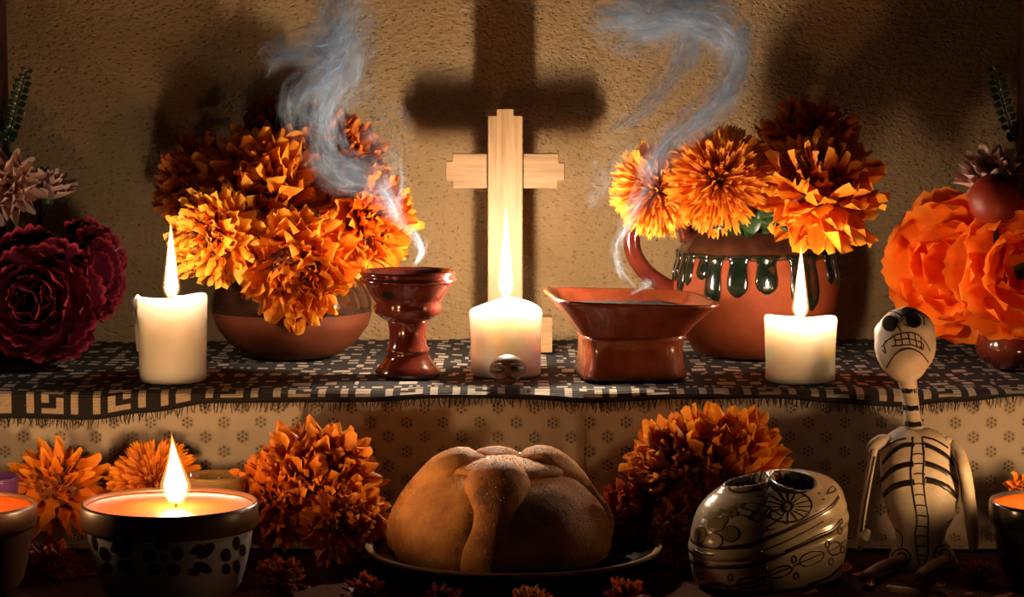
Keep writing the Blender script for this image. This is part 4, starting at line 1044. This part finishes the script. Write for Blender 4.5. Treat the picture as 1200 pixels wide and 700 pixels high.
# leaf vine
sl([(100, 640), (180, 640), (280, 645), (360, 630), (450, 600), (540, 565), (620, 530), (700, 495), (780, 462), (825, 425)], 1.3)
for (x, y, a, b, r_) in ((205, 660, 58, 28, 0.1), (365, 630, 66, 26, -0.12), (515, 578, 60, 24, -0.32), (665, 512, 62, 30, -0.35), (775, 465, 34, 30, -0.6), (95, 630, 18, 28, 0.5)):
    sl(ell(x, y, a, b, 12, r_), 1.3, closed=True)
for (x, y) in ((133, 600), (270, 605), (438, 572), (465, 645), (580, 517), (590, 598), (740, 445), (757, 528), (135, 685), (300, 690), (800, 380), (812, 470)):
    sl(ell(x, y, 11, 16, 8), 1.1, closed=True)
# eyes: raised rims and dark sockets
for (x, y, a, b, r_) in ((352, 152, 92, 40, -0.2), (572, 150, 108, 48, 0.02)):
    sl(ell(x, y, a, b, 20, r_)[0:11], 1.6)
sp2([(425, 130), (440, 170), (415, 195), (375, 190), (395, 160)], 'socket', 'nose_hole', 0.0012)
sl([(450, 120), (462, 170), (440, 210), (395, 215)], 1.5)
# cheek rosette
for k in range(16):
    a = 2 * PI * k / 16; sl([(552 + 30 * math.cos(a), 265 + 24 * math.sin(a)), (552 + 112 * math.cos(a), 262 + 74 * math.sin(a))], 1.1)
sl(ell(552, 262, 114, 76, 20), 1.6, closed=True); sl(ell(550, 265, 24, 20, 12), 1.8, closed=True); sp2(ell(550, 265, 12, 10, 10), 'olive', 'rosette_centre', 0.0009)
# teeth
for (x0, y0) in ((375, 262), (432, 278), (492, 305), (345, 292), (400, 312), (460, 335), (380, 330), (430, 352)):
    t_ = paint_poly(bvs, [C2(*p) for p in ((x0 - 24, y0 - 12), (x0 + 20, y0 - 16), (x0 + 26, y0 + 12), (x0 - 18, y0 + 18))], 'tooth', M['cream'], root, proud=0.0008, n=3)
for q_ in ([(335, 250), (400, 250), (460, 270), (520, 310)], [(330, 275), (385, 290), (440, 305), (500, 335)], [(330, 305), (380, 330), (430, 362), (470, 375)], [(405, 250), (385, 300), (360, 330)], [(462, 270), (435, 315), (405, 350)], [(520, 315), (480, 345), (440, 368)]):
    sl(q_, 0.9, pr=0.0010)
for (x, y) in ((310, 262), (280, 275), (255, 290), (230, 285), (205, 300), (180, 300), (160, 318), (290, 300), (262, 312)):
    paint_poly(bvs, [C2(*p) for p in ell(x, y, 15, 12, 8)], 'tooth', M['olive'], root, proud=0.0010, n=3)
# chin flower
for (x, y, a, b) in ((128, 400, 28, 38), (203, 352, 40, 32), (272, 395, 38, 36), (235, 330, 22, 18)):
    sp2(ell(x, y, a, b, 12), 'olive', 'painted_petal', 0.0006); sl(ell(x, y, a, b, 12), 1.5, closed=True); sl(ell(x, y, 6, 6, 6), 1.6, closed=True)
sp2(ell(193, 428, 40, 34, 14), 'cream', 'flower_centre', 0.0010); sl(ell(193, 428, 40, 34, 14), 1.6, closed=True); sl(ell(193, 430, 20, 18, 10), 2.2, closed=True)
for (x, y) in ((425, 390), (480, 372), (545, 345), (690, 285), (720, 230), (700, 200), (640, 300), (480, 415)):
    sp2(ell(x, y, 6, 4, 6), 'brown_line', 'painted_dot', 0.0006)
sl([(735, 205), (760, 165), (780, 185), (745, 200)], 1.2)

# ================================================================== small clay skull
kc = PZ(594, 461, -0.002); ky = -0.012; kc = V((P(595, 445, ky).x, ky, 0.0015)); s = mpp(ky)
root = empty('clay_skull', kc, 'tiny brown clay skull lying in front of the middle pillar candle', 'skull')
def skf(q):
    q = V(q)
    if q.z < -0.2: q.x *= 0.80; q.y *= 0.85
    return q
vv, ff = ellipsoid(kc + V((0, 0, 17 * s)), [V((21.5 * s, 0, 0)), V((0, 20 * s, -5 * s)), V((0, 4 * s, 17.5 * s))], 28, 18, skf); body = mesh('cranium', vv, ff, M['mini_skull'], root)
bvk = bvh_of(body)
for (u, v_, a, b, r_) in ((586, 434, 6, 3, -0.3), (603, 433, 6, 3, 0.3), (595, 440, 2.6, 2.2, 0)):
    h = hit(bvk, u, v_)
    paint_poly(bvk, ell(u, v_, a, b, 8, r_), 'eye_socket' if a > 3 else 'nose_hole', M['black'], root, n=3)
paint_line(bvk, [(578, 448), (586, 444), (597, 443), (611, 446)], 2.0, 'mouth_line', M['black'], root)
paint_line(bvk, [(578, 430), (585, 427), (594, 430), (603, 427), (611, 429)], 2.2, 'brow_ridge', M['mini_skull'], root, proud=0.0014)

# ================================================================== skeleton figurine
KY = -0.160; s = mpp(KY)
kb = V((P(1078, 660, KY).x, KY, LOW)); root = empty('skeleton_figurine', kb, 'white plaster skeleton figurine with black painted ribs sitting before the step', 'figurine')
def KP(u, v_, dy=0.0): return P(u, v_, KY + dy)
HY = 0.070                      # the body leans back towards the step
def lean(v_): return HY * (660 - v_) / 200 - 0.004
# head
hc = KP(1061, 405, lean(405) - 0.012); hx = 37 * s; hz = 46 * s; hy = 30 * s
def headf(q):
    q = V(q); t = q.z
    if t < 0: q.x *= 1 - 0.20 * t * t - 0.05 * abs(t); q.y += -0.25 * math.exp(-((t + 0.55) / 0.35) ** 2) * max(0, -q.y) * 1.0
    if t > 0.2: q.x *= 1.0 + 0.10 * math.sin((t - 0.2) / 0.8 * PI)
    return q
vv, ff = ellipsoid(hc, [V((hx, 0, 3 * s)), V((0, hy, -hy * 0.15)), V((-2 * s, hy * 0.25, hz))], 40, 30, headf)
vv = [p + (p - hc).normalized() * 0.0009 * mnoise.noise(p * 130) for p in vv]
head = mesh('head', vv, ff, M['bone'], root); bvh_ = bvh_of(head)
def C3(x, y): return (960 + x / 5, 380 + y / 5)
def C4(x, y): return (980 + x / 1.944, 340 + y / 1.944)
def hl(pts, w_=1.7, f_=C4, closed=False): return paint_line(bvh_, [f_(*p) for p in pts], w_, 'painted_line', M['black'], root, closed)
for (x, y, a, b) in ((122, 77, 17, 18), (177, 72, 17, 15)): paint_poly(bvh_, [C4(*p) for p in ell(x, y, a, b, 12)], 'eye_socket', M['black'], root)
for pts in ([(140, 82), (148, 95), (143, 88)], [(155, 78), (164, 84)]): hl(pts, 2.2)
hl([(98, 75), (108, 55), (130, 50), (148, 62)], 1.4); hl([(152, 58), (175, 48), (198, 60), (200, 80)], 1.4)
paint_poly(bvh_, [C4(*p) for p in ((108, 50), (130, 41), (160, 40), (185, 45), (160, 47), (130, 48))], 'painted_crown', M['black'], root)
hl([(395, 255), (430, 195), (480, 155), (540, 145), (600, 175), (640, 225)], 2.0, C3)
hl([(365, 135), (400, 95), (450, 65), (520, 50), (580, 65), (625, 110), (650, 160)], 1.5, C3)
hl([(440, 70), (450, 125)], 1.6, C3); hl([(480, 58), (488, 128)], 1.6, C3); hl([(520, 52), (535, 125)], 1.6, C3); hl([(560, 62), (572, 130)], 1.6, C3); hl([(595, 80), (600, 140)], 1.4, C3)
hl([(440, 98), (480, 92), (530, 88), (590, 105)], 1.4, C3); hl([(425, 130), (480, 126), (540, 122), (600, 145)], 1.6, C3)
hl([(370, 150), (390, 170), (380, 110), (430, 80)], 1.3, C3); hl([(585, 100), (610, 120), (605, 150), (590, 130)], 1.4, C3)
# neck with black rings
nk = [KP(1062, 440, lean(440) - 0.006), KP(1066, 462, lean(462)), KP(1069, 490, lean(490)), KP(1072, 512, lean(512))]
vv, ff = tube(catmull(nk, 6), [12 * s, 10 * s, 10 * s, 13 * s], 16); neck = mesh('neck', vv, ff, M['bone'], root); bvn = bvh_of(neck)
for (a, b) in ((458, 1066), (478, 1068), (497, 1070)):
    paint_line(bvn, [(b - 11, a - 1), (b, a + 1), (b + 11, a)], 8, 'painted_ring', M['black'], root, n=8)
# torso
tr_ = [(502, 1052, 1092, .5), (508, 1042, 1102, .7), (516, 1034, 1112, .9), (530, 1031, 1119, 1), (548, 1031, 1123, 1.05), (566, 1032, 1125, 1.05), (582, 1034, 1124, 1.0), (596, 1037, 1121, .95), (608, 1041, 1117, .85), (620, 1048, 1110, .75), (632, 1050, 1107, .75), (645, 1044, 1117, .85), (657, 1041, 1123, .95), (668, 1044, 1120, .9)]
rings = []
for (v_, a, b, d) in tr_:
    c = KP((a + b) / 2, v_, lean(v_)); rx = (b - a) / 2 * s; ry = 0.024 * d
    rings.append([c + V((rx * math.copysign(abs(math.cos(t)) ** 0.85, math.cos(t)), ry * math.copysign(abs(math.sin(t)) ** 0.85, math.sin(t)), 0)) for t in [2 * PI * i / 48 for i in range(48)]])
vv, ff = loft(rings); vv = [p + V((0, 1, 0)) * 0.0010 * mnoise.noise(p * 90) for p in vv]
torso = mesh('torso', vv, ff, M['bone'], root); bvt = bvh_of(torso)
def tl(pts, w_=1.7, closed=False, nm='painted_line'): return paint_line(bvt, [C4(*p) for p in pts], w_ * 1.3, nm, M['black'], root, closed)
# ribs
for pts, w_ in (([(105, 395), (125, 372), (150, 355), (178, 352)], 5.5), ([(102, 435), (125, 412), (150, 400), (176, 396)], 6.5), ([(104, 472), (125, 452), (150, 442), (178, 438)], 7), ([(108, 360), (130, 345), (160, 338)], 3.0),
                ([(200, 352), (225, 362), (250, 378), (272, 402)], 6), ([(200, 394), (225, 402), (252, 416), (278, 438)], 6.5), ([(202, 432), (228, 438), (252, 450), (276, 472)], 7), ([(198, 335), (225, 342), (255, 360)], 3.0)):
    tl(pts, w_, nm='painted_rib')
# spine ladder
tl([(175, 335), (172, 380), (170, 420), (176, 470), (184, 520), (180, 560), (184, 600), (190, 632)], 2); tl([(196, 335), (200, 380), (198, 420), (202, 470), (210, 520), (208, 560), (208, 600), (198, 632)], 2)
for y in (352, 375, 397, 420, 443, 468, 492, 516, 540, 562, 585, 606):
    tl([(174 + (y - 340) * 0.035, y), (188, y - 2), (200 + (y - 340) * 0.03, y)], 1.5)
for (x, y, r_) in ((148, 608, 20), (247, 602, 24)):
    tl(ell(x, y, r_, r_ * 0.9, 14), 2.2, True); tl(ell(x + 1, y, r_ * 0.5, r_ * 0.45, 10), 2.4, True)
tl([(120, 500), (118, 525), (135, 545), (150, 560), (150, 585)], 1.6)
tl([(272, 480), (270, 515), (255, 530)], 1.6)
# arms
def limb(pts, rads, name, mat='bone'):
    vv, ff = tube(catmull(pts, 6), [r_ * s for r_ in rads], 14); return mesh(name, vv, ff, M[mat], root)
limb([KP(1046, 520, lean(520)), KP(1034, 518, lean(520) - 0.004), KP(1023, 524, lean(520) - 0.006), KP(1018, 530, lean(525) - 0.006)], [9, 9, 8, 4], 'shoulder')
la = limb([KP(1024, 526, 0.012), KP(1018, 560, 0.010), KP(1011, 605, 0.004), KP(1006, 645, -0.002)], [5, 4.5, 4, 4], 'arm')
paint_line(bvh_of(la), [(1025, 535), (1019, 565), (1012, 605), (1007, 645)], 3.2, 'painted_line', M['black'], root)
limb([KP(1007, 640, -0.002), KP(1012, 630, -0.004), KP(1018, 622, -0.006)], [4, 7.5, 3], 'hand')
ra = limb([KP(1106, 518, lean(520)), KP(1118, 524, lean(520) - 0.002), KP(1129, 550, 0.012), KP(1136, 590, 0.006), KP(1140, 625, 0.0), KP(1141, 648, -0.002)], [8, 9, 8.5, 8, 7.5, 5], 'arm')
bva = bvh_of(ra)
paint_line(bva, [(1114, 528), (1123, 552), (1128, 590), (1131, 625), (1135, 647), (1143, 645)], 2.6, 'painted_line', M['black'], root)
# legs stretched out along the table
for (a, b, c_) in (((1056, 655), (1040, 672), (1025, 690)), ((1106, 655), (1100, 672), (1090, 690))):
    pts = [KP(a[0], a[1], -0.018)]; z = LOW + 0.012
    pts[0].z = LOW + 0.006; q1 = PZ(b[0], b[1], z); q1.y = KY - 0.055; q2 = PZ(c_[0], c_[1], z); q2.y = KY - 0.10
    q1.z = LOW + 0.0065; q2.z = LOW + 0.006
    limb([pts[0], q1, q2], [7, 6.5, 5.5], 'leg', 'tan')
# twigs and a little block lying before the figurine
tw = empty('cinnamon_stick', PZ(1062, 692, LOW + 0.004), 'short tan stick lying before the skeleton figurine', 'stick')
p0 = PZ(1040, 690, LOW + 0.004); p1 = PZ(1086, 697, LOW + 0.004)
vv, ff = tube([p0, p0.lerp(p1, 0.5) + V((0, 0, 0.0006)), p1], [0.0036, 0.0033, 0.0036], 12); mesh('bark', vv, ff, M['tan'], tw)
vv, ff = tube([p0.lerp(p1, 0.97), p0.lerp(p1, 1.012)], [0.0020, 0.0020], 10); mesh('pith', vv, ff, M['brown_line'], tw)

# ================================================================== smoke
def smoke(name, label, strands, seed):
    """curling sheets of smoke in one veil; strands = [(path points, widths, density, copies, spread)]"""
    rnd = random.Random(seed); vs_, fs, uv, de = [], [], [], []
    strands = strands + [(p_, [q * 0.22 for q in w_], min(0.8, d_ * 1.2), c_, sp_ * 4.5) for (p_, w_, d_, c_, sp_) in strands]
    for (path, widths, dens, copies, spread) in strands:
        for cp in range(copies):
            pts = []
            offv = V((rnd.uniform(-1, 1), rnd.uniform(-1, 1), rnd.uniform(-1, 1)))
            for i, p in enumerate(path):
                t = i / max(1, len(path) - 1)
                jit = V((rnd.uniform(-1, 1), rnd.uniform(-1, 1) * 1.2, rnd.uniform(-1, 1) * 0.6))
                pts.append(V(p) + (offv * 0.9 + jit * 0.5) * spread * lerp_list(widths, t))
            pp = catmull(pts, 14); n = len(pp); nu = 10
            tw0 = rnd.uniform(0, PI); tw1 = rnd.uniform(-2.2, 2.2); vo = rnd.uniform(0, 50); uo = rnd.uniform(0, 50)
            acc = 0
            b0 = len(vs_)
            for i, p in enumerate(pp):
                t = i / (n - 1)
                tn = (pp[min(i + 1, n - 1)] - pp[max(i - 1, 0)])
                if tn.length < 1e-6: tn = V((0, 0, 1))
                tn.normalize(); sd = tn.cross(V((0, 1, 0)))
                if sd.length < 1e-3: sd = V((1, 0, 0))
                sd.normalize(); q = sd.cross(tn)
                an_ = math.sin(tw0 + tw1 * t * 2) * 0.9
                wd = sd * math.cos(an_) + q * math.sin(an_)
                w_ = lerp_list(widths, t)
                if i: acc += (pp[i] - pp[i - 1]).length
                fade = min(1, t / 0.12) * min(1, (1 - t) / 0.2)
                for j in range(nu + 1):
                    e = j / nu * 2 - 1
                    wob = 0.25 * w_ * math.sin(e * 3 + t * 7 + tw0) * (0.3 + t)
                    vs_.append(p + wd * (e * w_) + q * wob)
                    uv.append((uo + e * w_ / 0.03, vo + acc / 0.03))
                    de.append(dens * fade * max(0.0, 1 - e * e) ** 1.2)
            for i in range(n - 1):
                for j in range(nu): a = b0 + i * (nu + 1) + j; fs.append((a, a + 1, a + nu + 2, a + nu + 1))
    o = mesh(name, vs_, fs, M['smoke'], None, uv=uv, attr={'dens': de})
    return tag(o, label, 'smoke', kind='stuff')
def path(l): return [P(u, v_, y) for u, v_, y in l]
smoke('smoke_plume', 'pale blue smoke curling up from the goblet burner over the marigolds', [
    (path([(484, 314, 0.06), (494, 295, 0.062), (488, 275, 0.066), (470, 252, 0.07), (458, 230, 0.075), (452, 205, 0.08)]), [0.003, 0.006, 0.008, 0.012, 0.014], 0.28, 4, 0.5),
    (path([(470, 262, 0.07), (448, 230, 0.075), (420, 212, 0.08), (395, 210, 0.08), (378, 195, 0.08), (372, 170, 0.08)]), [0.010, 0.016, 0.020, 0.018, 0.016], 0.40, 6, 0.5),
    (path([(440, 215, 0.08), (410, 200, 0.08), (385, 185, 0.08), (375, 150, 0.085), (385, 110, 0.09), (400, 75, 0.095), (385, 40, 0.10), (400, -20, 0.10)]), [0.014, 0.018, 0.020, 0.020, 0.026, 0.028, 0.026, 0.028], 0.48, 12, 0.7),
    (path([(350, 160, 0.09), (342, 130, 0.09), (360, 100, 0.09), (390, 80, 0.095), (400, 40, 0.10), (392, 0, 0.10), (402, -40, 0.10)]), [0.012, 0.018, 0.020, 0.022, 0.020, 0.018], 0.48, 7, 0.6),
    (path([(312, 90, 0.10), (330, 65, 0.10), (360, 62, 0.10), (388, 80, 0.10), (385, 110, 0.10), (372, 140, 0.10)]), [0.006, 0.014, 0.020, 0.018, 0.012], 0.55, 7, 0.5),
    (path([(300, 70, 0.10), (325, 58, 0.10), (365, 60, 0.10), (400, 40, 0.10), (425, 0, 0.10)]), [0.006, 0.016, 0.026, 0.028, 0.024], 0.42, 9, 0.8),
    (path([(360, 10, 0.10), (395, 15, 0.10), (430, -10, 0.10)]), [0.010, 0.018, 0.02], 0.40, 4, 0.6),
    (path([(400, 130, 0.08), (430, 110, 0.08), (455, 145, 0.08), (470, 185, 0.08)]), [0.010, 0.018, 0.02, 0.01], 0.16, 5, 0.7),
    (path([(425, 150, 0.07), (450, 180, 0.07), (462, 215, 0.07), (455, 255, 0.07)]), [0.012, 0.022, 0.022, 0.012], 0.18, 5, 0.6),
], 3)
smoke('smoke_plume', 'pale blue smoke drifting up from the square burner past the jug flowers', [
    (path([(738, 347, 0.08), (752, 338, 0.08), (762, 332, 0.078), (750, 330, 0.075)]), [0.003, 0.006, 0.007, 0.004], 0.3, 3, 0.5),
    (path([(745, 338, 0.08), (728, 318, 0.078), (724, 290, 0.075), (735, 262, 0.07), (752, 232, 0.07), (768, 205, 0.075)]), [0.003, 0.005, 0.007, 0.012, 0.016, 0.014], 0.24, 5, 0.5),
    (path([(752, 215, 0.075), (768, 180, 0.08), (800, 150, 0.085), (838, 122, 0.09), (862, 85, 0.095), (872, 40, 0.10), (878, 20, 0.10)]), [0.012, 0.018, 0.020, 0.022, 0.016, 0.010, 0.006], 0.50, 11, 0.5),
    (path([(800, 170, 0.085), (830, 140, 0.088), (855, 105, 0.09), (868, 60, 0.095)]), [0.008, 0.014, 0.014, 0.008], 0.45, 5, 0.5),
    (path([(708, 160, 0.09), (745, 135, 0.09), (778, 105, 0.09), (800, 72, 0.095), (812, 40, 0.10), (800, 34, 0.10)]), [0.005, 0.010, 0.014, 0.018, 0.016, 0.01], 0.42, 9, 0.6),
    (path([(690, 20, 0.10), (730, 25, 0.10), (780, 30, 0.10), (830, 28, 0.10), (862, 55, 0.10), (850, 90, 0.10)]), [0.014, 0.024, 0.028, 0.030, 0.022, 0.01], 0.48, 13, 0.75),
    (path([(720, -20, 0.10), (770, 0, 0.10), (820, 0, 0.10), (850, 20, 0.10)]), [0.020, 0.028, 0.032, 0.02], 0.48, 12, 0.75),
    (path([(720, 60, 0.10), (745, 45, 0.10), (775, 30, 0.10), (800, 0, 0.10)]), [0.004, 0.010, 0.018, 0.02], 0.40, 5, 0.6),
    (path([(690, 245, 0.08), (705, 215, 0.08), (720, 185, 0.085), (745, 150, 0.09)]), [0.010, 0.018, 0.016, 0.012], 0.16, 5, 0.7),
], 4)
